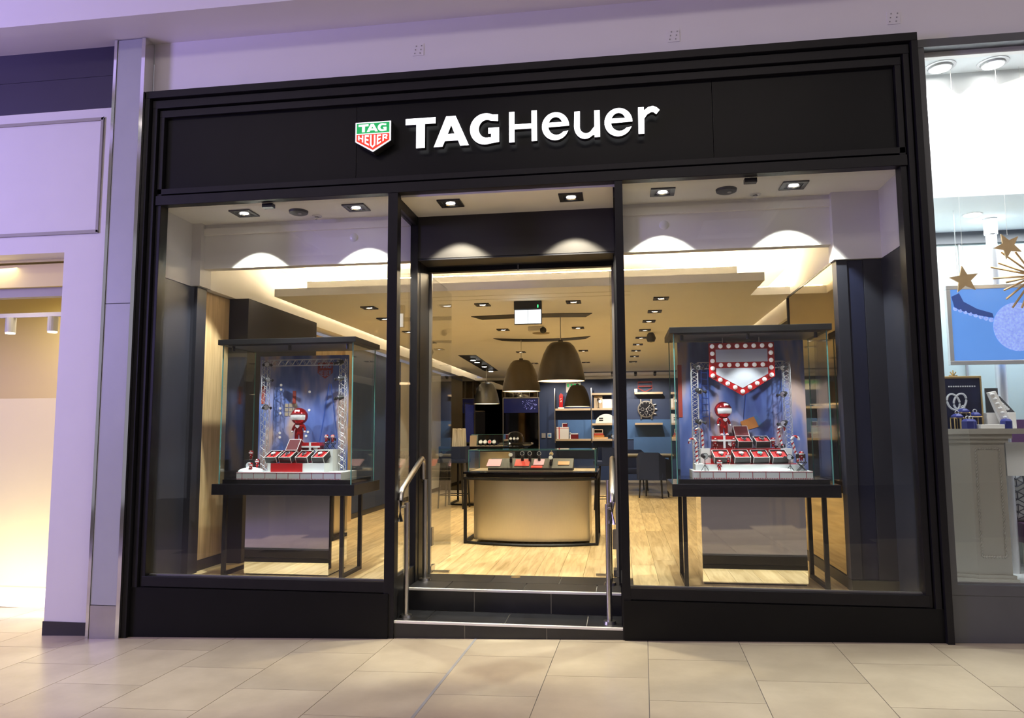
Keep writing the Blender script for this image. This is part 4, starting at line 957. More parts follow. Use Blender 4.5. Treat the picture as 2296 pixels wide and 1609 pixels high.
for i, (px, lidq, dl) in enumerate(((615, False, 'dial_white'), (647, True, 'dial_black'), (684, False, 'dial_black'), (720, False, 'dial_white'))):
    lab = ['open red-lined watch box at the left end of the row, left case', 'open watch box with its dark lid raised, left case', 'open red-lined watch box second from the right, left case', 'open red-lined watch box at the right end of the row, left case'][i]
    p = at(px, 1035, 0.87)
    watch_box(lab, (p.x, 0.885, z2+0.030), (math.radians(27), 0, math.radians(-8)), (0.118, 0.125, 0.06), lidq, GB, lab.replace('open ', 'wristwatch in the ')[:80], dl)
for i, (px, py, yy, hh, lab) in enumerate(((563, 1018, 0.93, 0.085, 'tiny red driver figurine on a black loudspeaker box, left case'), (577, 1032, 0.88, 0.085, 'tiny red driver figurine beside the snow heap, left case'), (562, 1046, 0.80, 0.085, 'tiny red driver figurine foremost on the snow, left case'))):
    p = at(px, py, yy); figurine(lab, (p.x, yy, (z1+0.105) if i == 0 else z1+(0.03 if i == 1 else 0.0)), hh)
p = at(563, 1030, 0.93)
t = thing('speaker_box', 'small black loudspeaker box under a tiny figurine, left case', 'speaker', (p.x, 0.95, z1)); MB().box(p.x-0.055, p.x+0.055, 0.90, 1.0, z1, z1+0.1035).build('cabinet', 'box_black', t, bevel=0.003); MB().lathe([(0.001, 0), (0.03, 0.004), (0.034, 0)], (0, 0, 0), 16).xf(Matrix.Translation((p.x, 0.899, z1+0.05)) @ Matrix.Rotation(PI/2, 4, 'X')).build('cone', 'frosted', t)
for i, px in enumerate((730, 744)):
    p = at(px, 1010, 1.0); t = thing('director_chair', 'tiny folding director chair, %s of the pair at the right of the left case' % ('left one' if i == 0 else 'right one'), 'chair', (p.x, 1.02, z2+0.12), group='tiny director chairs')
    mb = MB(); b = Vector((p.x, 1.02, z2+0.121))
    for yy in (-0.02, 0.02): mb.cyl(b+Vector((-0.022, yy, 0)), b+Vector((0.022, yy, 0.055)), 0.003, 5); mb.cyl(b+Vector((0.022, yy, 0)), b+Vector((-0.022, yy, 0.055)), 0.003, 5)
    mb.build('cross_legs', 'box_black', t); MB().box(b.x-0.024, b.x+0.024, 1.0, 1.04, b.z+0.053, b.z+0.059).build('seat', 'box_black', t); MB().box(b.x-0.024, b.x+0.024, 1.038, 1.042, b.z+0.075, b.z+0.10).build('back', 'box_black', t)
    mb = MB()
    for s in (-1, 1): mb.cyl((b.x+s*0.022, 1.04, b.z+0.055), (b.x+s*0.022, 1.04, b.z+0.10), 0.003, 5)
    mb.build('posts', 'box_black', t)
    figurine('tiny red driver figurine sitting on the %s director chair, left case' % ('left' if i == 0 else 'right'), (p.x, 1.015, b.z+0.0595), 0.075)
# ---------------- right case
zR = RA[4]
a, b = at(1547, 1064, 0.76), at(1823, 1064, 0.76)
T, z1, z2 = stage('right', 1.455, b.x, 0.76, 1.13, zR, (at(1560, 1045, 0.84).x, at(1803, 1045, 0.84).x, 0.84, 1.10, 0.052))
MB().box(at(1572, 1020, 0.97).x, at(1778, 1020, 0.97).x, 0.985, 1.10, z2, z2+0.125).build('upper_tier', 'plinth_white', T)
MB().box(at(1594, 1020, 0.965).x, at(1752, 1020, 0.965).x, 0.980, 1.1005, z2, z2+0.126).build('red_block', 'red_lacquer', T)
MB().box(at(1580, 1040, 0.86).x, at(1790, 1040, 0.86).x, 0.845, 0.985, z2, z2+0.003).build('red_carpet', 'red_lacquer', T)
MB().sphere((at(1742, 1050, 0.80).x, 0.805, z1), 0.10, 20, (1.3, 0.35, 0.26)).build('snow_heap', 'snow', T, True)
MB().sphere((at(1640, 1050, 0.80).x, 0.80, z1), 0.10, 20, (1.0, 0.3, 0.10)).build('snow_heap', 'snow', T, True)
bd = thing('backdrop_panel', 'blue and orange printed backdrop panel in the right glass case', 'backdrop', (1.87, 1.20, zR))
a, b = at(1518, 768, 1.2), at(1800, 768, 1.2)
MB().box(a.x, b.x, 1.195, 1.205, zR, a.z).build('print', 'backdrop_dusk', bd)
# searchlight printed on the backdrop
A_, B_ = at(1668, 952, 1.19), at(1697, 935, 1.19)
MB().prism([(at(*q, 1.19).x, at(*q, 1.19).z) for q in ((1660, 945), (1690, 933), (1702, 956), (1668, 966))], 1.190, 1.1949).build('printed_searchlight', 'orange_print', bd)
MB().prism([(at(*q, 1.19).x, at(*q, 1.19).z) for q in ((1690, 933), (1697, 931), (1712, 955), (1702, 957))], 1.190, 1.1949).build('printed_lens', 'light_blue', bd)
for (q0, q1) in (((1592, 965), (1586, 830)), ((1668, 940), (1675, 860)), ((1572, 945), (1572, 830))):
    A_, B_ = at(*q0, 1.19), at(*q1, 1.19); MB().cyl((A_.x, 1.191, A_.z), (B_.x, 1.191, B_.z), 0.004, 5).build('printed_mast', 'screen_dark', bd)
for k in range(8):
    A_, B_ = at(1573, 835+k*14, 1.19), at(1588, 836+k*14, 1.19); MB().cyl((A_.x, 1.191, A_.z), (B_.x, 1.191, B_.z), 0.003, 4).build('printed_rung', 'screen_dark', bd)
MB().box(at(1521, 900, 1.19).x, at(1530, 900, 1.19).x, 1.190, 1.1949, at(1525, 935, 1.19).z, at(1525, 818, 1.19).z).build('printed_banner', 'brick_red', bd)
xa, xb = at(1556, 820, 1.05).x, at(1762, 820, 1.05).x
truss_arch('silver lattice truss arch carrying lamps in the right glass case', xa, xb, 1.05, z1, at(1660, 811, 1.05).z)
for i, (px, py) in enumerate(((1563, 823), (1568, 876), (1568, 945))): stage_lamp('small black stage lamp, %s from the top on the left truss post, right case' % ORD[i], at(px, py, 1.0), (0.6, -0.7, -0.25), 'lamps on the right case truss', 1.1)
for i, (px, py) in enumerate(((1757, 824), (1757, 883), (1758, 948))): stage_lamp('small black stage lamp, %s from the top on the right truss post, right case' % ORD[i], at(px, py, 1.0), (-0.6, -0.7, -0.25), 'lamps on the right case truss', 1.1)
# marquee shield with bulbs
t = thing('marquee_shield', 'red marquee shield studded with round white bulbs in the right glass case', 'sign', (1.9, 0.95, 1.8))
tl, tr_ = at(1588, 770, 0.95), at(1734, 768, 0.95); bl = at(1590, 845, 0.95); bt = at(1665, 887, 0.95); cxs = (tl.x+tr_.x)/2; W2 = tr_.x-tl.x; ztp = tl.z
out = [(tl.x, ztp), (tr_.x, ztp), (tr_.x, bl.z), (cxs, bt.z), (tl.x, bl.z)]
bw = 0.056
MB().prism(out, 0.93, 0.955).build('red_board', 'red_lacquer', t)
zm = at(1665, 818, 0.95).z
MB().box(tl.x+bw, tr_.x-bw, 0.926, 0.931, zm+bw*0.45, ztp-bw).build('white_panel', 'frosted', t)
MB().prism([(tl.x+bw, zm-bw*0.45), (tr_.x-bw, zm-bw*0.45), (tr_.x-bw, bl.z+0.02), (cxs, bt.z+bw*1.15), (tl.x+bw, bl.z+0.02)], 0.926, 0.931).build('white_panel', 'frosted', t)
bulbs = [(tl.x+0.028+i*(W2-0.056)/7, ztp-0.028) for i in range(8)]
for k in range(1, 5):
    z_ = ztp-0.028-(ztp-0.028-bl.z-0.01)*k/4; bulbs += [(tl.x+0.028, z_), (tr_.x-0.028, z_)]
bulbs += [(tl.x+0.028+(i+1)*(W2-0.056)/7, zm) for i in range(6)]
for k in range(1, 4):
    f = k/4; bulbs += [(tl.x+0.028+(cxs-tl.x-0.028)*f, bl.z+0.005+(bt.z+0.035-bl.z)*f), (tr_.x-0.028-(tr_.x-0.028-cxs)*f, bl.z+0.005+(bt.z+0.035-bl.z)*f)]
bulbs.append((cxs, bt.z+0.036))
bme = MB().sphere((0, 0, 0), 0.019, 14).mesh('bulb', 'bulb_white', True)
inv = MW[t].inverted()
for (x, z) in bulbs:
    o = bpy.data.objects.new('bulb', bme); COL.objects.link(o); o.parent = t; o.location = inv @ Vector((x, 0.928, z))
for sx in (-1, 1): MB().cyl((cxs+sx*0.15, 0.945, ztp-0.002), (cxs+sx*0.15, 0.945, 2.286), 0.003, 6).build('hanging_wire', 'aluminium', t)
gz = at(1625, 977, 1.0).z
gift('dark red gift box with white ribbon under the tall figurine, right case', at(1598, 1000, 0.99).x, at(1646, 1000, 0.99).x, 0.99, 1.095, z2+0.1265, gz, 0.55)
figurine('tall red helmeted racing driver figurine standing in the right glass case', (at(1623, 976, 1.04).x, 1.04, gz+0.004), at(1623, 901, 1.04).z-gz, 0.35)
GB = 'watch boxes in the right case'
for i, (px, dl) in enumerate(((1616, 'dial_white'), (1661, 'dial_white'), (1703, 'dial_teal'), (1746, 'dial_white'))):
    lab = 'open red-lined watch box, %s from the left in the front row of the right case' % ORD[i]
    p = at(px, 1035, 0.90); watch_box(lab, (p.x, 0.915, z2+0.032), (math.radians(27), 0, math.radians(6)), (0.128, 0.125, 0.06), False, GB, 'wristwatch in the %s front-row box from the left, right case' % ORD[i], dl)
for i, (px, lidq) in enumerate(((1667, True), (1707, False))):
    lab = ('open watch box with dark lid raised, in the back row of the right case', 'open red-lined watch box without lid, in the back row of the right case')[i]
    p = at(px, 1000, 1.04); watch_box(lab, (p.x, 1.04, z2+0.150), (math.radians(22), 0, math.radians(5)), (0.118, 0.115, 0.06), lidq, GB, ('wristwatch in the lidded back-row box of the right case', 'wristwatch in the lidless back-row box of the right case')[i], 'dial_black')
for (px, lean, yy, hh, fl_, lab) in ((1578, -0.05, 1.03, 0.30, -1, 'striped candy cane at the left of the right case, the taller one behind'), (1564, -0.04, 0.90, 0.26, -1, 'striped candy cane at the left of the right case, the nearer one'), (1757, -0.22, 1.03, 0.31, 1, 'striped candy cane by the right truss post, farther back, right case'), (1792, -0.26, 0.92, 0.28, 1, 'striped candy cane at the right end of the right case')):
    p = at(px, 1045, yy); candy_cane(lab, (p.x, yy, z2+(0.001 if yy < 1 else 0.126)), hh if yy < 1 else hh-0.1, lean, -fl_)
for (px, zb, yy, lab) in ((1605, z2+0.126, 0.988, 'tiny red driver figurine in front of the gift box, left one, right case'), (1646, z2+0.126, 0.988, 'tiny red driver figurine in front of the gift box, right one, right case'), (1735, z2+0.126, 1.02, 'tiny red driver figurine with a camera at the right of the back row, right case'), (1613, z1, 0.795, 'tiny red driver figurine standing foremost on the stage, right case'), (1633, z2, 0.852, 'tiny red driver figurine between the front watch boxes, right case')):
    p = at(px, 1040, yy); figurine(lab, (p.x, yy, zb), 0.092)
stage_lamp('tiny black stage lamp on a tripod at the left front of the right case', at(1580, 1022, 0.80), (0.4, -0.8, -0.1), 'tripod lamps in the right case', 1.1, at(1580, 1022, 0.80).z-z1)
stage_lamp('tiny black stage lamp on a tripod at the right of the right case', at(1771, 1024, 0.82), (-0.4, -0.8, -0.1), 'tripod lamps in the right case', 1.0, at(1771, 1024, 0.82).z-z1)
stage_lamp('tiny black stage lamp on a tripod beside the tiny cameraman, right case', at(1752, 1000, 1.06), (-0.6, -0.6, -0.1), 'tripod lamps in the right case', 1.1, max(0.05, at(1752, 1000, 1.06).z-z2-0.126))
p = at(1798, 1050, 0.80); b = Vector((p.x, 0.80, z1))
t = thing('director_chair', 'tiny folding director chair at the right front corner of the right case', 'chair', b)
mb = MB()
for yy in (-0.025, 0.025): mb.cyl(b+Vector((-0.035, yy, 0)), b+Vector((0.035, yy, 0.07)), 0.003, 5); mb.cyl(b+Vector((0.035, yy, 0)), b+Vector((-0.035, yy, 0.07)), 0.003, 5)
mb.build('cross_legs', 'box_black', t); MB().box(b.x-0.037, b.x+0.037, 0.775, 0.825, b.z+0.068, b.z+0.075).build('seat', 'box_black', t); MB().box(b.x-0.037, b.x+0.037, 0.823, 0.828, b.z+0.10, b.z+0.135).build('back', 'box_black', t)
mb = MB()
for s in (-1, 1): mb.cyl((b.x+s*0.035, 0.825, b.z+0.07), (b.x+s*0.035, 0.825, b.z+0.135), 0.003, 5)
mb.build('posts', 'box_black', t)
figurine('tiny red driver figurine sitting on the director chair, right case', (b.x, 0.80, b.z+0.0755), 0.085)

# ================================================================== COUNTERS AND SEATING
def curved_counter(nm, label, glabel, cx, yf, w, d, bow, ztop, drum_in, glass_h, gx=None):
    """counter with a bowed front: tube frame, curved metal drum, black top; glass vitrine on it is a thing of its own"""
    t = thing(nm, label, 'counter', (cx, yf, ZS))
    def front(hw, y, bw, n=16): return [(cx-hw+2*hw*i/n, y-bw*(1-(2*i/n-1)**2)) for i in range(n+1)]
    def plate(hw, y0, bw, y1): return front(hw, y0, bw)+[(cx+hw, y1), (cx-hw, y1)]
    hw = w/2; yb = yf+d; zt = ztop
    MB().prism(plate(hw, yf, bow, yb), zt-0.022, zt, 'z').build('top_board', 'black_gloss', t)
    MB().prism(plate(hw-0.03, yf+0.02, bow, yb-0.02), zt-0.055, zt-0.022, 'z').build('under_board', 'black_metal', t)
    q = 0.016
    for zc in (zt-0.075, ZS+q):
        pts = [(x, y, zc) for x, y in front(hw-0.02, yf+0.02, bow)]
        MB().path(pts, q, 6).build('frame_bow', 'black_metal', t)
        for sx in (-1, 1): MB().box(cx+sx*(hw-0.02)-q, cx+sx*(hw-0.02)+q, yf+0.02, yb-0.03, zc-q, zc+q).build('frame_rail', 'black_metal', t)
    for sx in (-1, 1):
        for y in (yf+0.02, yb-0.03): MB().box(cx+sx*(hw-0.02)-q, cx+sx*(hw-0.02)+q, y-q, y+q, ZS, zt-0.06).build('leg', 'black_metal', t)
    # closed drum
    f = front(hw-drum_in, yf+0.11, bow*0.8, 24)
    MB().prism(f+[(cx+hw-drum_in, yb-0.1), (cx-hw+drum_in, yb-0.1)], ZS+0.035, zt-0.055, 'z').build('metal_drum', 'champagne', t, True)
    g = thing('counter_vitrine', glabel, 'glass case', (cx, yf+d/2, zt))
    hg = hw-0.03; th = 0.008; y0 = yf+0.16; y1 = yb-0.03
    if gx: cx = (gx[0]+gx[1])/2; hg = (gx[1]-gx[0])/2
    MB().box(cx-hg, cx+hg, y0, y0+th, zt, zt+glass_h).build('pane', 'case_glass', g); MB().box(cx-hg, cx+hg, y1-th, y1, zt, zt+glass_h).build('pane', 'case_glass', g)
    for sx in (-1, 1): MB().box(cx+sx*hg-th/2, cx+sx*hg+th/2, y0+th, y1-th, zt, zt+glass_h).build('pane', 'case_glass', g)
    MB().box(cx-hg, cx+hg, y0, y1, zt+glass_h, zt+glass_h+th).build('top_pane', 'case_glass', g)
    e = 0.004; mb = MB()
    for y in (y0, y1):
        mb.box(cx-hg, cx+hg, y-e, y+e, zt+glass_h, zt+glass_h+th)
        for sx in (-1, 1): mb.box(cx+sx*hg-e, cx+sx*hg+e, y-e, y+e, zt, zt+glass_h)
    for sx in (-1, 1): mb.box(cx+sx*hg-e, cx+sx*hg+e, y0, y1, zt+glass_h, zt+glass_h+th)
    mb.build('polished_edges', 'glass_edge', g)
    MB().box(cx-hg+0.01, cx+hg-0.01, y0+0.012, y1-0.012, zt, zt+0.003).build('deck_liner', 'card_tan', g)
    return t, g
curved_counter('front_counter', 'bow-fronted counter with champagne metal drum and black frame facing the doorway', 'low glass vitrine with watches on the front counter', -0.135, 2.72, 1.50, 0.85, 0.17, 1.055, 0.10, 0.235)
zt = 1.059
t = thing('watch_tray', 'dark sloping watch tray inside the front counter vitrine', 'tray', (-0.15, 3.0, zt))
xa, xb = at(1094, 1050, 2.95).x, at(1284, 1050, 2.95).x
MB().prism([(2.95, zt), (2.95, zt+0.03), (3.18, zt+0.13), (3.20, zt+0.13), (3.20, zt)], xa, xb, 'x').build('slope', 'tray_dark', t)
slope = math.atan2(0.10, 0.23)
def on_slope(px, f): return Vector((at(px, 1040, 3.05).x, 2.95+0.23*f, zt+0.031+0.10*f))
def card(label, px, f, w, h, m, name='display_card'):
    p = on_slope(px, f); mb = MB().box(-w/2, w/2, -h/2, h/2, 0, 0.006, Matrix.Translation(p) @ Matrix.Rotation(slope, 4, 'X')); tag(mb.build(name, m), label, 'card')
card('pink display card at the left end of the watch tray', 1108, 0.5, 0.16, 0.18, 'card_pink')
card('red-framed card carrying two watches on the tray', 1171, 0.5, 0.17, 0.17, 'card_red')
card('pink card behind the middle watch on the tray', 1208, 0.55, 0.12, 0.15, 'card_pink')
card('small red card at the front edge of the tray', 1205, 0.08, 0.13, 0.05, 'card_red')
card('blue and orange picture card at the right end of the tray', 1264, 0.45, 0.13, 0.09, 'orange_print')
for i, (px, f, dl, lab) in enumerate(((1145, 0.55, 'dial_white', 'white-dialled watch on a stand left of the red card, tray'), (1170, 0.7, 'dial_black', 'black-strapped watch on the left of the red card, tray'), (1187, 0.7, 'dial_black', 'black-strapped watch on the right of the red card, tray'), (1208, 0.7, 'dial_black', 'watch standing before the tall pink card, tray'), (1236, 0.65, 'gold', 'gold watch on a stand right of the pink card, tray'), (1236, 0.25, 'dial_white', 'second watch in front of the gold one, tray'))):
    p = on_slope(px, f); t = thing('watch_stand', 'small black watch stand, %s from the left on the tray' % ORD[i], 'stand', p, group='watch stands on the tray')
    MB().cyl(p+Vector((0, 0, 0.006)), p+Vector((0, -0.01, 0.05)), 0.017, 12).build('block', 'box_black', t)
    watch(lab, p+Vector((0, -0.012, 0.085)), (math.radians(70), 0, 0), 1.15, dl, 'watches on the counter tray')
# rear bar counter (left) with its vitrine
curved_counter('bar_counter', 'tall black-topped bar counter on the left behind the front counter', 'glass vitrine with bright objects on the bar counter', -1.40, 6.95, 1.32, 0.75, 0.10, 1.255, 0.25, 0.20, (-1.68, -1.12))
t = thing('brochure_stack', 'upright row of ivory brochures on the bar counter', 'brochures', (at(1033, 995, 7.3).x, 7.15, 1.255))
x0 = at(1020, 990, 7.1).x
for i in range(7): MB().box(-0.013, 0.013, -0.10, 0.10, 0, 0.31-0.01*(i % 3), Matrix.Translation((x0+i*0.031, 7.03, 1.255)) @ Matrix.Rotation(random.uniform(-0.05, 0.05), 4, 'Y')).build('brochure', 'paper_ivory', t)
tag(MB().box(-0.06, 0.06, -0.004, 0.004, 0, 0.19, Matrix.Translation((at(1060, 980, 7.0).x, 7.02, 1.256)) @ Matrix.Rotation(-0.25, 4, 'X')).build('leaflet', 'card_tan'), 'tan leaflet leaning beside the ivory brochures', 'leaflet')
for i, px in enumerate((1078, 1088, 1098, 1108)):
    p = at(px, 985, 7.3); watch('bright wristwatch, %s from the left inside the bar counter vitrine' % ORD[i], (p.x, 7.3, 1.32), (math.radians(60), 0, 0), 1.6, ('dial_white', 'dial_white', 'card_red', 'dial_white')[i], 'watches in the bar vitrine')
spot('vitrine_spot', (at(1082, 900, 7.3).x, 7.3, 2.85), (at(1082, 985, 7.3).x, 7.3, 1.3), 60, (1, 0.95, 0.88), 24, 0.4, 0.03)
# second vitrine deeper in the room (seen above the front counter) on a black stand
t = thing('domed_vitrine', 'dark round-topped glass vitrine behind the bar counter', 'glass case', (-1.15, 9.2, ZS))
px0, px1 = at(1130, 985, 9.2).x, at(1180, 985, 9.2).x; cxv = (px0+px1)/2
MB().cyl((cxv, 9.2, ZS), (cxv, 9.2, 1.22), 0.20, 24).build('column', 'black_gloss', t, True); MB().lathe([(0.001, 0.03), (0.36, 0.03), (0.38, 0.0), (0.30, -0.04), (0.001, -0.04)], (cxv, 9.2, 1.26), 32).build('top', 'black_gloss', t, True)
MB().lathe([(0.17, 0.0), (0.17, 0.10), (0.14, 0.17), (0.08, 0.21), (0.001, 0.22)], (cxv, 9.2, 1.29), 24).build('dome', 'case_glass', t, True)
for i in range(3): watch('wristwatch, %s from the left under the dark glass dome' % ORD[i], (cxv-0.08+i*0.07, 9.15, 1.36), (math.radians(60), 0, 0), 1.3, 'dial_white', 'watches under the dome')
spot('dome_spot', (cxv, 9.0, 2.85), (cxv, 9.2, 1.3), 40, (1, 0.95, 0.88), 24, 0.4, 0.03)
def stool(label, loc, rz, seat_z=0.80, w=0.46, group='navy bar stools', legs='box_black'):
    t = thing('bar_stool', label, 'stool', loc, rz, group)
    q = 0.014
    MB().box(-w/2, w/2, -0.20, 0.20, seat_z-0.07, seat_z).build('seat', 'navy_fabric', t, local=True, bevel=0.02)
    mb = MB(); n = 10; vs = []
    pts = [(-w/2, -0.12), (-w/2, 0.12), (-w/2+0.06, 0.19), (w/2-0.06, 0.19), (w/2, 0.12), (w/2, -0.12)]
    inn = [(x*0.88, y-0.02 if y > 0.1 else y) for x, y in pts]
    mb.prism(pts+inn[::-1], seat_z-0.02, seat_z+0.20, 'z').build('back_shell', 'navy_fabric', t, local=True)
    for sx in (-1, 1):
        for sy in (-1, 1): MB().cyl((sx*w*0.46, sy*0.19, 0), (sx*w*0.38, sy*0.15, seat_z-0.06), 0.013, 8, 0.016).build('leg', legs, t, local=True)
        MB().cyl((sx*w*0.44, -0.18, seat_z*0.27), (sx*w*0.44, 0.18, seat_z*0.27), 0.008, 6).build('footrest', legs, t, local=True)
    for sy in (-1, 1): MB().cyl((-w*0.44, sy*0.18, seat_z*0.27), (w*0.44, sy*0.18, seat_z*0.27), 0.008, 6).build('footrest', legs, t, local=True)
    return t
a = at(1024, 1120, 6.75)
stool('navy bar stool at the left end of the bar counter', (a.x, 6.55, ZS), math.radians(175), 0.80)
stool('navy bar stool behind the right side of the front counter', (at(1364, 1100, 6.2).x, 6.2, ZS), math.radians(-80), 0.78)
def chair(label, loc, rz, group='navy tub chairs'):
    t = thing('tub_chair', label, 'chair', loc, rz, group); w = 0.56; sz = 0.46
    MB().box(-w/2+0.03, w/2-0.03, -0.25, 0.22, sz-0.11, sz).build('seat', 'navy_fabric', t, local=True, bevel=0.025)
    out = [(-w/2, -0.25), (-w/2, 0.15), (-w/2+0.09, 0.27), (w/2-0.09, 0.27), (w/2, 0.15), (w/2, -0.25)]
    inn = [(-w/2+0.05, -0.25), (-w/2+0.05, 0.13), (-w/2+0.11, 0.22), (w/2-0.11, 0.22), (w/2-0.05, 0.13), (w/2-0.05, -0.25)]
    n = len(out); mb = MB(); vs = []; tops = [0.22, 0.27, 0.38, 0.38, 0.27, 0.22]
    for p, h in zip(out, tops): vs += [(p[0], p[1], sz-0.12), (p[0], p[1], sz+h)]
    for p, h in zip(inn, tops): vs += [(p[0], p[1], sz-0.12), (p[0], p[1], sz+h)]
    fs = []
    for i in range(n-1):
        a0, b0 = 2*i, 2*i+2; c0, d0 = 2*n+2*i, 2*n+2*i+2
        fs += [(a0, b0, b0+1, a0+1), (d0, c0, c0+1, d0+1), (a0+1, b0+1, d0+1, c0+1), (b0, a0, c0, d0)]
    fs += [(0, 1, 2*n+1, 2*n), (2*n-2, 4*n-2, 4*n-1, 2*n-1)]
    mb._add(vs, fs).build('back_shell', 'navy_fabric', t, local=True)
    for sx in (-1, 1):
        for sy in (-1, 1): MB().cyl((sx*0.22, sy*0.20, 0), (sx*0.20, sy*0.18, sz-0.10), 0.014, 8, 0.02).build('leg', 'box_black', t, local=True)
    return t
p = at(1470, 1115, 8.6); chair('navy tub chair nearest the window at the consultation table', (p.x-0.02, 8.75, ZS), math.radians(160))
p = at(1440, 1100, 9.8); chair('navy tub chair behind the consultation table, farther from the window', (p.x-0.12, 10.45, ZS), math.radians(10))
t = thing('consultation_table', 'dark round-edged consultation table with black base on the right at the back', 'table', (1.3, 9.6, ZS))
p = at(1455, 1022, 9.6)
MB().box(0.75, 1.95, 9.2, 10.0, 1.045-0.03+0.0, 1.045).build('table_top', 'greige', t, bevel=0.01)
MB().box(0.80, 1.90, 9.25, 9.95, 0.985, 1.015).build('apron', 'box_black', t)
for x in (0.85, 1.85):
    for y in (9.3, 9.9): MB().box(x-0.02, x+0.02, y-0.02, y+0.02, ZS, 0.985).build('leg', 'box_black', t)
# ================================================================== BACK WALL SHELVING
YS = 13.60
def shelf(label, px0, px1, py, name='wall_shelf'):
    a, b = at(px0, py, YS-0.3), at(px1, py, YS-0.3)
    return tag(MB().box(a.x, b.x, YS-0.30, YS-0.002, a.z-0.025, a.z+0.025).build(name, 'shelf_oak', bevel=0.004), label, 'shelf'), a.z+0.025
SH = {}
for k, (lab, x0, x1, py) in dict(a=('upper oak shelf behind the olive-brown pendant', 1245, 1324, 918), b=('lower oak shelf with red and white gift packs', 1246, 1325, 986), c=('top oak shelf in the bay beside the right door edge', 1327, 1379, 883), d=('second oak shelf in the bay beside the right door edge', 1327, 1379, 917), e=('third oak shelf carrying the white helmet form', 1327, 1379, 951), f=('lowest oak shelf carrying the small stacked models', 1328, 1379, 986), g=('oak shelf under the red shield outline, seen through the right window', 1423, 1486, 881), h=('oak shelf under the giant watch, seen through the right window', 1424, 1486, 950)).items():
    SH[k] = shelf(lab, x0, x1, py)[1]
for i, px in enumerate((1244, 1326)):
    p = at(px, 900, YS-0.28); tag(MB().box(p.x-0.010, p.x+0.010, YS-0.30, YS-0.27, 1.22, 2.60).build('shelf_upright', 'steel'), ('steel shelf upright at the left end of the oak shelves', 'steel shelf upright between the two bays of oak shelves')[i], 'upright')
YI = YS-0.17
def X_(px, py=920): return at(px, py, YI).x
t = thing('gift_pack', 'tall white gift pack with red ribbon on the lower oak shelf', 'gift box', (X_(1261), YI, SH['b']))
MB().box(X_(1248), X_(1275), YI-0.1, YI+0.1, SH['b'], SH['b']+0.30).build('carton', 'card_white', t); MB().box(X_(1253), X_(1255), YI-0.102, YI+0.1, SH['b'], SH['b']+0.301).build('ribbon', 'red_satin', t); MB().box(X_(1248), X_(1275), YI-0.102, YI+0.1, SH['b']+0.265, SH['b']+0.275).build('ribbon', 'red_satin', t)
t = thing('gift_pack', 'small dark red gift pack with white ribbon on top of the white pack', 'gift box', (X_(1266), YI, SH['b']+0.302))
MB().box(X_(1260), X_(1272), YI-0.06, YI+0.06, SH['b']+0.302, SH['b']+0.395).build('carton', 'deep_red', t); MB().box(X_(1260.5), X_(1262), YI-0.062, YI+0.06, SH['b']+0.302, SH['b']+0.40).build('ribbon', 'white_gloss', t); MB().box(X_(1260), X_(1271), YI-0.062, YI+0.06, SH['b']+0.385, SH['b']+0.40).build('ribbon', 'white_gloss', t)
t = thing('gift_pack', 'low dark red gift pack with white ribbon beside the white pack', 'gift box', (X_(1288), YI, SH['b']))
MB().box(X_(1277), X_(1296), YI-0.07, YI+0.07, SH['b'], SH['b']+0.13).build('carton', 'deep_red', t); MB().box(X_(1277), X_(1279.5), YI-0.072, YI+0.07, SH['b'], SH['b']+0.16).build('ribbon', 'white_gloss', t); MB().box(X_(1277), X_(1296), YI-0.072, YI+0.07, SH['b']+0.115, SH['b']+0.14).build('ribbon', 'white_gloss', t)
t = thing('red_trophy', 'tall red fin-shaped trophy with a white S on a white base, upper shelf', 'trophy', (X_(1258), YI, SH['a']))
MB().box(X_(1252), X_(1265), YI-0.06, YI+0.06, SH['a'], SH['a']+0.035).build('base', 'card_white', t); MB().prism([(X_(1254), SH['a']+0.035), (X_(1262), SH['a']+0.035), (X_(1263), SH['a']+0.36), (X_(1258), SH['a']+0.40), (X_(1254), SH['a']+0.34)], YI-0.02, YI+0.02).build('fin', 'red_lacquer', t)
xs = X_(1258); zs = SH['a']+0.22
MB().path([(xs+0.02, YI-0.022, zs+0.03), (xs, YI-0.022, zs+0.045), (xs-0.02, YI-0.022, zs+0.03), (xs-0.012, YI-0.022, zs+0.008), (xs+0.012, YI-0.022, zs-0.008), (xs+0.02, YI-0.022, zs-0.03), (xs, YI-0.022, zs-0.045), (xs-0.02, YI-0.022, zs-0.03)], 0.006, 6).build('letter', 'white_gloss', t)
t = thing('framed_picture', 'tan picture panel with a trophy cup before it on the second shelf', 'picture', (X_(1346), YI, SH['d']))
MB().box(X_(1332), X_(1351), YI+0.05, YI+0.065, SH['d'], SH['d']+0.32).build('panel', 'card_tan', t); MB().box(X_(1351), X_(1379), YI+0.04, YI+0.055, SH['d'], SH['d']+0.23).build('panel', 'card_white', t)
t = thing('trophy_cup', 'slim dark trophy cup with a bright disc on the second shelf', 'trophy', (X_(1342), YI-0.03, SH['d']))
MB().lathe([(0.035, 0.0), (0.035, 0.01), (0.008, 0.02), (0.006, 0.14), (0.03, 0.20), (0.035, 0.24), (0.001, 0.26)], (X_(1342), YI-0.03, SH['d']), 18).build('cup', 'leather', t, True); MB().cyl((X_(1346), YI-0.07, SH['d']+0.17), (X_(1346), YI-0.08, SH['d']+0.17), 0.035, 18).build('disc', 'lamp_lens_warm', t)
t = thing('helmet_form', 'white half-dome helmet form with dark vents on the third shelf', 'helmet', (X_(1360), YI, SH['e']))
poly = [(X_(1335), SH['e'])]+[(X_(1359)+0.27*math.cos(a), SH['e']+0.0+0.235*math.sin(a)) for a in [PI*(1-i/16)*0.98+0.03 for i in range(17)]]
MB().prism(poly, YI-0.09, YI+0.09).build('shell', 'card_white', t, bevel=0.01)
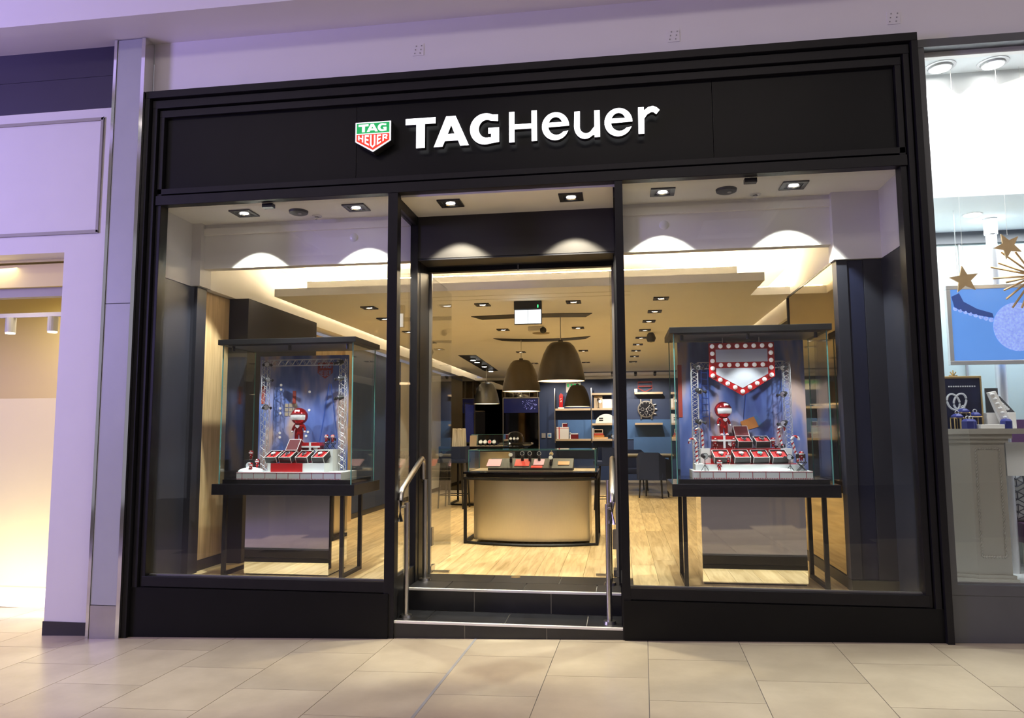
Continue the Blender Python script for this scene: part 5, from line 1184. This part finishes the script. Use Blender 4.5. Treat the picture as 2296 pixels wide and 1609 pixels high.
for dz in (0.06, 0.11): MB().box(X_(1343), X_(1352), YI-0.093, YI-0.088, SH['e']+dz, SH['e']+dz+0.03).build('vent', 'box_black', t)
t = thing('book_stack', 'stack of orange, red and yellow books on the lowest shelf', 'books', (X_(1345), YI, SH['f']))
for i, (x0, x1, m, h) in enumerate(((1330, 1362, 'gold_wood', 0.04), (1331, 1354, 'orange_print', 0.05), (1331, 1352, 'brick_red', 0.05))): MB().box(X_(x0), X_(x1), YI-0.08, YI+0.08, SH['f']+0.047*i, SH['f']+0.047*i+0.044).build('book', m, t)
tag(MB().box(X_(1328), X_(1330), YI-0.09, YI+0.09, SH['f'], SH['f']+0.27).build('folder', 'card_white'), 'white folder upright at the left end of the lowest shelf', 'folder')
t = thing('open_box', 'small tan open-fronted box on top of the stacked books', 'box', (X_(1341), YI, SH['f']+0.142))
x0, x1 = X_(1331), X_(1351); z0 = SH['f']+0.142
for bx in ((x0, x1, z0, z0+0.015), (x0, x1, z0+0.085, z0+0.10), (x0, x0+0.015, z0+0.015, z0+0.085), (x1-0.015, x1, z0+0.015, z0+0.085)): MB().box(bx[0], bx[1], YI-0.06, YI+0.06, bx[2], bx[3]).build('side', 'card_tan', t)
MB().box(x0, x1, YI+0.05, YI+0.06, z0, z0+0.1).build('back', 'leather', t)
t = thing('shelf_clock', 'dark mechanical desk piece at the right end of the lowest shelf', 'clock', (X_(1374), YI, SH['f']))
MB().box(X_(1369), X_(1379), YI-0.05, YI+0.05, SH['f'], SH['f']+0.13).build('case', 'box_black', t, bevel=0.005); MB().cyl((X_(1374), YI-0.052, SH['f']+0.065), (X_(1374), YI-0.058, SH['f']+0.065), 0.04, 18).build('dial', 'frosted', t); MB().box(X_(1373), X_(1378), YI-0.03, YI+0.03, SH['f']+0.13, SH['f']+0.24).build('mechanism', 'steel', t)
# red outline shield + small cream box above the giant watch
t = thing('shield_outline', 'red wire outline of a shield on the shelf above the giant watch', 'emblem', (X_(1447), YI, SH['g']))
x0, x1 = X_(1432), X_(1463); zt_ = at(1447, 856, YI).z; zb_ = SH['g']+0.01; zc_ = zb_+(zt_-zb_)*0.36; zd_ = zb_+(zt_-zb_)*0.58; xm = (x0+x1)/2
MB().path([(x0, YI, zt_), (x1, YI, zt_), (x1, YI, zc_), (xm, YI, zb_), (x0, YI, zc_)], 0.012, 6, True).build('outline', 'brick_red', t); MB().cyl((x0, YI, zd_), (x1, YI, zd_), 0.012, 6).build('crossbar', 'brick_red', t)
tag(MB().box(X_(1423), X_(1430), YI-0.04, YI+0.04, SH['g'], SH['g']+0.09).build('small_box', 'paper_ivory', bevel=0.004), 'small cream box left of the red shield outline', 'box')
p = at(1449, 917, YS-0.06)
t = thing('giant_watch', 'giant wall-mounted chronograph watch face with black dial and pushers', 'watch', (p.x, YS-0.05, p.z-0.22))
Rw = 0.215
def disc(r0, r1, z0, z1, matn, nm): return MB().lathe([(r0, z0), (r1, z0), (r1, z1), (r0, z1)], (0, 0, 0), 40).xf(Matrix.Translation((p.x, YS-0.002, p.z)) @ Matrix.Rotation(PI/2, 4, 'X')).build(nm, matn, t, True)
disc(0.001, Rw, 0.0, 0.05, 'steel', 'case'); disc(0.001, Rw*0.88, 0.05, 0.054, 'dial_black', 'dial'); disc(Rw*0.86, Rw*0.93, 0.05, 0.062, 'steel', 'bezel')
for ax, az in ((-0.45, 0), (0.45, 0), (0, -0.45)): MB().lathe([(0.034, 0.054), (0.040, 0.054), (0.040, 0.057), (0.034, 0.057)], (0, 0, 0), 24).xf(Matrix.Translation((p.x+ax*Rw*0.95, YS-0.002, p.z+az*Rw*0.95)) @ Matrix.Rotation(PI/2, 4, 'X')).build('subdial', 'aluminium', t)
for k in range(12):
    a = k*PI/6; m = Matrix.Translation((p.x, YS-0.06, p.z)) @ Matrix.Rotation(a, 4, 'Y'); MB().box(-0.006, 0.006, -0.003, 0.003, Rw*0.70, Rw*0.83, m).build('hour_marker', 'aluminium', t)
for a, L_ in ((0.75, 0.6), (2.7, 0.42)): MB().box(-0.006, 0.006, -0.003, 0.003, -0.02, Rw*L_, Matrix.Translation((p.x, YS-0.063, p.z)) @ Matrix.Rotation(a, 4, 'Y')).build('hand', 'aluminium', t)
for dz in (-0.11, 0.0, 0.11): MB().cyl((p.x+Rw*0.86+(0.03 if dz == 0 else 0), YS-0.03, p.z+dz), (p.x+Rw*1.06+(0.04 if dz == 0 else 0.02), YS-0.03, p.z+dz*1.1), 0.02, 12).build('pusher', 'steel', t)
for sx in (-1, 1):
    for sz in (-1, 1): MB().box(p.x+sx*0.13-0.02, p.x+sx*0.13+0.02, YS-0.05, YS-0.002, p.z+sz*0.16, p.z+sz*0.25).build('lug', 'steel', t, bevel=0.006)
a = at(1269, 858, YS-0.01); t = thing('safety_sign', 'white safety sign with green pictograms on the back wall above the pendant', 'sign', (a.x, YS-0.01, a.z-0.27))
MB().box(a.x, a.x+0.38, YS-0.012, YS, a.z-0.25, a.z).build('board', 'card_white', t)
for i in range(4): MB().box(a.x+0.03+i*0.09, a.x+0.075+i*0.09, YS-0.014, YS-0.011, a.z-0.11, a.z-0.03).build('pictogram', 'sign_green', t)
for px, m_, m2, lab in ((1219, 'grey_plain', 'grey_plain', 'small grey wall switch on the blue back wall'), (1232, 'switch_white', 'switch_blue', 'white and blue control panel on the blue back wall')):
    q = at(px, 976, YS); t = thing('wall_switch', lab, 'switch', (q.x, YS, q.z)); MB().box(q.x-0.05, q.x+0.05, YS-0.015, YS+0.019, q.z-0.06, q.z+0.06).build('plate', m_, t, bevel=0.004); MB().box(q.x-0.03, q.x+0.03, YS-0.018, YS-0.014, q.z-0.03, q.z+0.03).build('button', m2, t)
# dark framed video wall panel and bars before the mirrored back section
t = thing('framed_screen', 'tall thin-framed dark screen with a violet picture at the back left', 'screen', (-1.7, 13.4, ZS))
q0, q1 = at(1128, 892, 13.45), at(1208, 892, 13.45); zbt = at(1128, 1000, 13.45).z
for x in (q0.x, q1.x): MB().box(x-0.012, x+0.012, 13.44, 13.47, ZS, q0.z).build('frame_post', 'steel', t)
MB().box(q0.x, q1.x, 13.44, 13.47, q0.z-0.012, q0.z+0.012).build('frame_rail', 'steel', t)
MB().box(q0.x+0.02, q1.x-0.01, 13.46, 13.48, at(1150, 925, 13.45).z, q0.z-0.02).build('lit_picture', 'screen_dim', t)
for i in range(5): x = q0.x+0.05+i*(q1.x-q0.x-0.08)/4; MB().cyl((x, 13.45, q0.z), (x, 13.45, 2.82), 0.008, 6).build('suspension_rod', 'steel', t)
mb = MB(); rs = random.Random(3)
for i in range(60):
    x = rs.uniform(q0.x+0.5, q1.x-0.06); z = rs.uniform(at(1150, 920, 13.45).z+0.03, q0.z-0.06); mb.box(x-0.006, x+0.006, 13.455, 13.461, z-0.006, z+0.006)
mb.build('sparkle_dots', 'sparkle', t)
t = thing('wall_screen', 'dark blue television screen on the left wall at the back', 'television', (-2.49, 10.9, 1.3))
MB().box(-2.52, -2.495, 10.4, 11.4, 1.25, 2.15).build('bezel', 'box_black', t); MB().box(-2.495, -2.490, 10.43, 11.37, 1.28, 2.12).build('picture', 'screen_dim', t)

# ================================================================== RIGHT-HAND JEWELLERY UNIT
XR = 6.2
wn = struct('window_3')
MB().box(3.04, 3.088, -0.03, 0.09, 0.395, 4.238).build('stile', 'frame_grey', wn); MB().box(3.04, XR, -0.035, 0.09, 4.238, 4.297).build('head_rail', 'frame_grey', wn)
MB().box(3.088, XR, -0.03, 0.09, 0.395, 0.462).build('sill', 'frame_grey', wn); MB().box(3.088, XR, 0.035, 0.047, 0.455, 4.245).build('pane', 'pane_glass', wn); MB().box(3.088, XR, 0.030, 0.05, 0.462, 0.470).build('gasket', 'steel_plate', wn)
MB().prism([(3.038, fz(3.04)-0.01), (XR, fz(XR)-0.01), (XR, 0.395), (3.038, 0.395)], -0.025, 0.09).build('stall_riser', 'frame_grey', wn)
MB().box(3.088, XR, 0.05, 0.10, 4.200, 4.240).build('blind_box', 'bulkhead_grey', wn)
rs_ = struct('wall_right_shop')
fr_ = struct('floor_right_shop'); MB().box(3.05, XR, 0.06, 4.0, 0.30, 0.37).build('shop_floor', 'shop_white', fr_)
cr_ = struct('ceiling_right_shop'); br_ = struct('trim_2'); sr_ = struct('wall_right_shop_side'); sr2 = struct('wall_right_shop_end')
MB().box(3.05, XR, 0.10, 0.34, 4.20, 4.26).build('window_ceiling', 'shop_white', cr_)
MB().box(3.05, XR, 0.34, 0.42, 3.235, 4.26).build('white_bulkhead', 'shop_white', br_)
MB().box(3.05, XR, 0.42, 4.0, 3.235, 3.30).build('shop_ceiling', 'shop_white', cr_)
MB().box(3.052, 3.09, 0.10, 4.0, 0.37, 4.2).build('side_wall', 'shop_white', sr_)
MB().box(XR, XR+0.05, 0.0, 4.0, 0.30, 4.3).build('side_wall', 'shop_white', sr2)
MB().box(3.09, XR, 1.40, 1.46, 3.13, 3.235).build('grey_beam', 'frame_grey', rs_)
MB().box(3.09, XR, 1.44, 1.45, 0.37, 3.13).build('glass_screen', 'pale_green', rs_)
MB().box(3.86, 3.875, 1.42, 1.44, 0.37, 3.13).build('screen_joint', 'grey_plain', rs_)
MB().box(3.7, XR, 1.425, 1.439, 0.9, 1.58).build('plum_panel', 'plum', rs_)
for i, (px, py) in enumerate(((2095, 139), (2212, 133), (2318, 128))):
    q = at(px, py, 0.0); d = (4.2-CAM_C.z)/(q.z-CAM_C.z); X = CAM_C.x+(q.x-CAM_C.x)*d; Y = CAM_C.y+(q.y-CAM_C.y)*d; Y = 0.205
    t = thing('ring_spotlight', 'round swivelling ceiling spotlight in the jewellery window, %s from the left' % ORD[i], 'spotlight', (X+0.07, Y, 4.2), group='ring spotlights of the jewellery window')
    MB().lathe([(0.105, 0), (0.105, -0.006), (0.085, -0.008), (0.085, 0)], (X+0.07, Y, 4.2), 32).build('trim_ring', 'aluminium', t, True)
    MB().lathe([(0.08, 0), (0.078, -0.02), (0.07, -0.022)], (X+0.07, Y, 4.2), 32).build('gimbal', 'white_gloss', t, True); MB().cyl((X+0.07, Y, 4.19), (X+0.07, Y, 4.178), 0.068, 28).build('lens', 'lamp_lens', t)
    spot('ring_beam', (X+0.07, Y, 4.165), (X+0.07, Y+0.25, 3.2), 150, (0.93, 0.98, 1.0), 100, 0.5, 0.06, t)
area('jewellery_ceiling_light', (4.3, 1.0, 3.22), (4.3, 0.9, 0.4), 2.0, 0.5, 55, (0.92, 0.98, 1.0))
for i, (px, py) in enumerate(((2190, 485),)):
    q = at(px, py, 1.0); t = thing('recessed_spot', 'round recessed spot in the lower ceiling beside the chrome pole', 'spotlight', (q.x-0.1, 0.85, 3.235)); MB().lathe([(0.075, 0), (0.07, -0.006), (0.055, -0.004)], (q.x-0.1, 0.85, 3.235), 24).build('trim_ring', 'white_gloss', t, True); MB().cyl((q.x-0.1, 0.85, 3.232), (q.x-0.1, 0.85, 3.226), 0.055, 24).build('lens', 'lamp_lens', t)
q = at(2218, 470, 1.0)
t = thing('chrome_pole', 'chrome pole with white ceiling collar behind the framed picture', 'pole', (q.x, 1.0, 0.37))
MB().cyl((q.x, 1.0, 0.37), (q.x, 1.0, 3.234), 0.040, 24).build('tube', 'aluminium', t, True); MB().cyl((q.x, 1.0, 3.10), (q.x, 1.0, 3.234), 0.05, 24).build('collar', 'white_gloss', t, True)
# framed blue picture
t = thing('framed_picture', 'large silver-framed blue picture of a crystal necklace in the jewellery window', 'picture', (4.2, 0.72, 2.0))
a, b = at(2122, 641, 0.70), at(2140, 818, 0.70); xl = a.x-0.01; xr_ = 5.3; zt_, zb_ = a.z, b.z
for bx in ((xl, xr_, zt_-0.032, zt_), (xl, xr_, zb_, zb_+0.032), (xl, xl+0.032, zb_+0.032, zt_-0.032), (xr_-0.032, xr_, zb_+0.032, zt_-0.032)): MB().box(bx[0], bx[1], 0.69, 0.73, bx[2], bx[3]).build('frame', 'aluminium', t, bevel=0.004)
MB().box(xl+0.03, xr_-0.03, 0.70, 0.72, zb_+0.03, zt_-0.03).build('picture', 'screen_blue', t)
P = lambda px, py: (at(px, py, 0.70).x, at(px, py, 0.70).z)
MB().prism([P(*q) for q in ((2133, 665), (2150, 657), (2160, 676), (2190, 692), (2225, 702), (2228, 712), (2200, 708), (2165, 700), (2140, 690))], 0.6975, 0.7005).build('necklace_band', 'screen_dark', t)
for i in range(8): q = P(2142+i*11.5, 692+i*3.6); MB().lathe([(0.001, 0.003), (0.016, 0.002), (0.018, 0)], (0, 0, 0), 10).xf(Matrix.Translation((q[0], 0.700, q[1])) @ Matrix.Rotation(PI/2, 4, 'X')).build('crystal', 'screen_light', t)
q = P(2282, 732); mb = MB(); n = 40
MB().prism([(q[0]+0.175*math.cos(2*PI*i/n), q[1]+0.19*math.sin(2*PI*i/n)) for i in range(n)], 0.6975, 0.7005).build('crystal_pendant', 'screen_light', t)
for x in (xl+0.1, 4.6): MB().cyl((x, 0.71, zt_), (x, 0.71, 3.235), 0.003, 6).build('hanging_wire', 'aluminium', t)
# gold stars and starburst hanging in the window
def star_poly(cx_, cz_, R, rot):
    return [(cx_+(R if k % 2 == 0 else R*0.42)*math.cos(rot+PI/2+k*PI/5), cz_+(R if k % 2 == 0 else R*0.42)*math.sin(rot+PI/2+k*PI/5)) for k in range(10)]
for (px, py, R, rot, lab) in ((2162, 627, 0.105, 0.12, 'gold wooden star hanging lower left of the starburst'), (2260, 551, 0.10, 0.45, 'gold wooden star hanging above the starburst')):
    q = at(px, py, 0.25); t = thing('hanging_star', lab, 'star', (q.x, 0.25, q.z-0.1), group='gold stars in the jewellery window'); MB().prism(star_poly(q.x, q.z, R, rot), 0.244, 0.256).build('star', 'gold_wood', t)
    MB().cyl((q.x, 0.25, q.z+R*0.8), (q.x, 0.25, 4.20), 0.0015, 5).build('thread', 'card_white', t)
q = at(2320, 618, 0.30); t = thing('starburst_ornament', 'gold wooden starburst of radiating rods at the right edge', 'ornament', (q.x, 0.30, q.z))
rg = random.Random(5)
for k in range(26):
    a = 2*PI*k/26+rg.uniform(-0.05, 0.05); L_ = rg.uniform(0.20, 0.30); MB().cyl((q.x+0.03*math.cos(a), 0.30, q.z+0.03*math.sin(a)), (q.x+L_*math.cos(a), 0.30+rg.uniform(-0.05, 0.05), q.z+L_*math.sin(a)), 0.008, 5).build('rod', 'gold_wood', t)
MB().sphere((q.x, 0.30, q.z), 0.04, 12).build('hub', 'gold_wood', t, True); MB().cyl((q.x, 0.30, q.z), (q.x, 0.30, 4.2), 0.0015, 5).build('thread', 'card_white', t)
# pedestal counter with rope moulding
t = thing('display_pedestal', 'greige panelled pedestal counter with rope moulding in the jewellery window', 'pedestal', (3.5, 0.6, 0.37))
xa = at(2185, 1150, 0.45).x; xb = at(2262, 1150, 0.45).x
plan = lambda o: [(xa-o*0.3, 0.45-o), (xb+o, 0.45-o), (xb+o, 0.85), (3.14, 0.85), (3.14, 0.60-o), (xa-0.24-o*0.6, 0.53-o)]
plan = lambda o: [(xa-o*0.4, 0.45-o), (xb+o, 0.45-o), (xb+o, 0.88), (3.12, 0.88), (3.12, 0.62-o*1.2)]
MB().prism(plan(0), 0.37, 1.43, 'z').build('body', 'greige', t)
MB().prism(plan(0.03), 0.37, 0.42, 'z').build('base_moulding', 'greige', t); MB().prism(plan(0.018), 0.42, 0.445, 'z').build('base_moulding', 'greige', t)
MB().prism(plan(0.02), 1.40, 1.43, 'z').build('cornice', 'greige', t); MB().prism(plan(0.04), 1.43, 1.465, 'z').build('cornice', 'greige', t); 
MB().prism([(xa-0.03, 0.385), (6.1, 0.385), (6.1, 0.90), (3.10, 0.90), (3.10, 0.55)], 1.465, 1.503, 'z').build('top_slab', 'greige', t)
z0, z1_ = at(2225, 1248, 0.45).z, at(2225, 1005, 0.45).z; x0, x1 = xa+0.035, xb-0.035
mb = MB()
def rope(p, q, n):
    p, q = Vector(p), Vector(q)
    for i in range(n):
        c0 = p+(q-p)*((i+0.1)/n); c1 = p+(q-p)*((i+0.9)/n); s = Vector((0, 0, 1)).cross((q-p).normalized()); off = Vector((0.004, 0, 0)) if abs((q-p).z) > 0.1 else Vector((0, 0, 0.004))
        mb.cyl(c0-off, c1+off, 0.007, 6)
rope((x0, 0.449, z0), (x0, 0.449, z1_), 34); rope((x1, 0.449, z0), (x1, 0.449, z1_), 34); rope((x0, 0.449, z0), (x1, 0.449, z0), 9); rope((x0, 0.449, z1_), (x1, 0.449, z1_), 9)
mb.build('rope_moulding', 'greige', t, True)
MB().box(xb+0.08, 6.0, 0.60, 0.64, 1.15, 1.40).build('drawer_front', 'shop_white', t)
for x in (xb+1.2, 5.9): MB().box(x-0.04, x+0.04, 0.6, 0.68, 0.37, 1.465).build('rear_leg', 'greige', t)
ZT = 1.503
# things on the pedestal
yb_ = 0.60
a, b = at(2120, 842, yb_), at(2200, 842, yb_)
t = thing('ring_poster', 'gold-framed dark poster with two interlocked silver rings on the pedestal', 'poster', ((a.x+b.x)/2, yb_, ZT))
zt_ = at(2160, 848, yb_).z; xl, xr_ = at(2112, 900, yb_).x, at(2199, 900, yb_).x
MB().box(xl, xr_, yb_, yb_+0.012, ZT, zt_).build('print', 'print_navy', t)
for bx in ((xl-0.01, xr_+0.012, zt_, zt_+0.018), (xr_, xr_+0.012, ZT, zt_), (xl-0.012, xl, ZT, zt_)): MB().box(bx[0], bx[1], yb_-0.008, yb_+0.02, bx[2], bx[3]).build('gold_frame', 'gold', t, bevel=0.003)
q = at(2137, 840, yb_); mb = MB()
for i in range(5): a_ = PI*i/4; mb.cyl((q.x, yb_, zt_+0.018), (q.x+0.03*math.cos(a_), yb_, zt_+0.018+0.04*math.sin(a_)+0.005), 0.005, 5)
mb.build('crest', 'gold', t)
for px, py, tl_ in ((2137, 901, 0.3), (2152, 900, -0.35)):
    q = at(px, py, yb_); MB().path([(q.x+0.042*math.cos(a)*math.cos(tl_)-0.062*math.sin(a)*math.sin(tl_), yb_-0.004, q.z+0.042*math.cos(a)*math.sin(tl_)+0.062*math.sin(a)*math.cos(tl_)) for a in [2*PI*i/28 for i in range(28)]], 0.008, 6, True).build('printed_ring', 'frosted', t)
mb = MB(); q0 = at(2126, 866, yb_); 
for k in range(12): mb.box(q0.x+k*0.0165, q0.x+k*0.0165+0.011, yb_-0.002, yb_, q0.z-0.006, q0.z+0.004)
mb.build('caption_line', 'frosted', t)
def ring_box(label, px, py, yy, z, s=0.045, stand=False):
    q = at(px, py, yy); t = thing('ring_box', label, 'ring box', (q.x, yy, z), group='royal blue ring boxes')
    zz = z
    if stand:
        mb = MB(); h = stand
        for sx in (-1, 1):
            for sy in (-1, 1): mb.cyl((q.x+sx*s*0.8, yy+sy*s*0.8, z), (q.x+sx*s*0.8, yy+sy*s*0.8, z+h), 0.004, 6)
        for zz_ in (z+h-0.004,):
            for sx in (-1, 1): mb.cyl((q.x+sx*s*0.8, yy-s*0.8, zz_), (q.x+sx*s*0.8, yy+s*0.8, zz_), 0.004, 6); mb.cyl((q.x-s*0.8, yy+sx*s*0.8, zz_), (q.x+s*0.8, yy+sx*s*0.8, zz_), 0.004, 6)
        mb.build('gold_stand', 'gold', t); zz = z+h
        MB().lathe([(0.001, 0.03), (s*0.6, 0.027), (s*1.05, 0.012), (s*1.1, 0.0), (0.001, 0.0)], (q.x, yy, zz), 6).build('pad', 'royal_blue', t); top = zz+0.03
    else:
        MB().lathe([(0.001, 0.075), (s*0.7, 0.07), (s, 0.055), (s, 0.0), (0.001, 0.0)], (q.x, yy, zz), 6).build('pad', 'royal_blue', t); top = zz+0.073
    MB().path([(q.x+0.013*math.cos(a), yy, top+0.008+0.013*math.sin(a)) for a in [2*PI*i/14 for i in range(14)]], 0.0028, 5, True).build('ring', 'white_gloss', t, True)
ring_box('blue ring pad on a gold wire stand, left one before the ring poster', 2146, 930, 0.52, ZT, 0.042, 0.085)
ring_box('blue ring pad on the tallest gold wire stand before the ring poster', 2160, 920, 0.555, ZT, 0.042, 0.125)
ring_box('blue ring pad on a gold wire stand, right one before the ring poster', 2186, 925, 0.545, ZT, 0.042, 0.095)
ring_box('tall blue six-sided ring box foremost on the pedestal', 2170, 945, 0.44, ZT, 0.045)
ring_box('blue six-sided ring box just behind the foremost one', 2177, 940, 0.495, ZT+0.0, 0.040)
ring_box('low blue ring box standing alone at the right of the pedestal', 2256, 945, 0.46, ZT, 0.042)
q0, q1 = at(2194, 945, 0.45), at(2248, 945, 0.45); tag(MB().box(q0.x, q1.x, 0.42, 0.50, ZT, ZT+0.032).build('display_block', 'card_white', bevel=0.003), 'low cream display block between the blue ring boxes', 'block')
q0, q1 = at(2210, 930, 0.56), at(2275, 930, 0.56); tag(MB().box(q0.x, q1.x, 0.54, 0.66, ZT, ZT+0.12).build('display_block', 'card_white', bevel=0.003), 'tall cream display block behind the bracelet stands', 'block')
for px0, py0, px1, py1, lab in ((2218, 880, 2262, 945, 'white bracelet stand with sparkling bracelet, left one'), (2240, 890, 2270, 918, 'dark bracelet stand with sparkling bracelet, behind the left one')):
    A_, B_ = at(px0, py0, 0.53), at(px1, py1, 0.53 if lab[0] == 'w' else 0.56); base = B_.z if lab[0] == 'w' else B_.z
    t = thing('bracelet_stand', lab, 'jewellery stand', ((A_.x+B_.x)/2, 0.52, ZT), group='bracelet stands')
    yy = 0.515 if lab[0] == 'w' else 0.60; zb2 = ZT if lab[0] == 'w' else ZT+0.12
    m_ = 'card_white' if lab[0] == 'w' else 'frame_grey'
    MB().prism([(A_.x-0.02, A_.z), (A_.x+0.03, A_.z+0.01), (B_.x+0.03, zb2), (B_.x-0.05, zb2)], yy-0.02, yy+0.02).build('ramp', m_, t, bevel=0.003)
    for k in range(7):
        c_ = Vector((A_.x+0.005+(B_.x-A_.x-0.02)*k/7, yy-0.024, A_.z-0.015+(zb2+0.03-A_.z)*k/7)); MB().sphere(c_, 0.013, 8, (1.3, 0.6, 0.8)).build('bead', 'white_gloss', t, True)
t = thing('table_mirror', 'dark-backed mirror plate standing behind the bracelet stands', 'mirror', (at(2222, 905, 0.67).x, 0.69, ZT))
MB().box(at(2209, 905, 0.69).x, at(2238, 905, 0.69).x, 0.68, 0.69, ZT, at(2222, 870, 0.69).z).build('plate', 'frame_grey', t)
# patterned cushion on a bench further in
q = at(2283, 1110, 1.1); t = thing('bench', 'plum upholstered bench behind the pedestal', 'bench', (4.5, 1.15, 0.37))
MB().box(4.0, 5.8, 0.95, 1.40, 0.60, 0.76).build('seat', 'plum', t, bevel=0.02); MB().box(4.0, 5.8, 1.33, 1.41, 0.76, 1.2).build('backrest', 'plum', t, bevel=0.02)
for x in (4.06, 5.7): MB().box(x-0.03, x+0.03, 1.0, 1.06, 0.37, 0.60).build('leg', 'greige', t)
zc = q.z; t = thing('cushion', 'round-cornered white cushion with grey geometric line pattern', 'cushion', (q.x+0.02, 1.0, 0.76))
cw, chh2 = 0.17, 0.21; czz = 0.76+chh2
n = 18; vs = []; mb = MB()
for s in (-1, 1):
    for j in range(n+1):
        for i in range(n+1):
            u, v = -1+2*i/n, -1+2*j/n; k = (1-u**4)*(1-v**4); sq = 1-0.08*(u*u)*(v*v)
            vs.append((q.x+0.02+u*cw*sq, 1.10+s*0.06*max(k, 0)**0.5, czz+v*chh2*sq))
fs = []
for s in range(2):
    o = s*(n+1)**2
    for j in range(n):
        for i in range(n): fs.append((o+j*(n+1)+i, o+j*(n+1)+i+1, o+(j+1)*(n+1)+i+1, o+(j+1)*(n+1)+i))
mb._add(vs, fs).build('cover', 'cushion', t, True)
mb = MB()
for ci in range(-1, 2):
    for cj in range(-1, 2):
        cx_, cz_ = q.x+0.02+ci*0.11+(0.055 if cj % 2 else 0), czz+cj*0.13
        for k in range(6):
            a0, a1 = k*PI/3+PI/6, (k+1)*PI/3+PI/6
            for (p0, p1) in (((0, 0), (0.062*math.cos(a0), 0.062*math.sin(a0))), ((0.062*math.cos(a0), 0.062*math.sin(a0)), (0.062*math.cos(a1), 0.062*math.sin(a1)))):
                A_, B_ = (cx_+p0[0], cz_+p0[1]), (cx_+p1[0], cz_+p1[1])
                if max(abs(A_[0]-q.x-0.02), abs(B_[0]-q.x-0.02)) > cw*0.93 or max(abs(A_[1]-czz), abs(B_[1]-czz)) > chh2*0.93: continue
                def dep(P_): u, v = (P_[0]-q.x-0.02)/cw, (P_[1]-czz)/chh2; return 1.10-0.061*max((1-u**4)*(1-v**4), 0)**0.5-0.001
                mb.cyl((A_[0], dep(A_), A_[1]), (B_[0], dep(B_), B_[1]), 0.004, 4)
mb.build('line_pattern', 'cushion_line', t)

# the pattern watch was only a template: take it away again
for c_ in list(WP.children_recursive): bpy.data.objects.remove(c_)
bpy.data.objects.remove(WP)
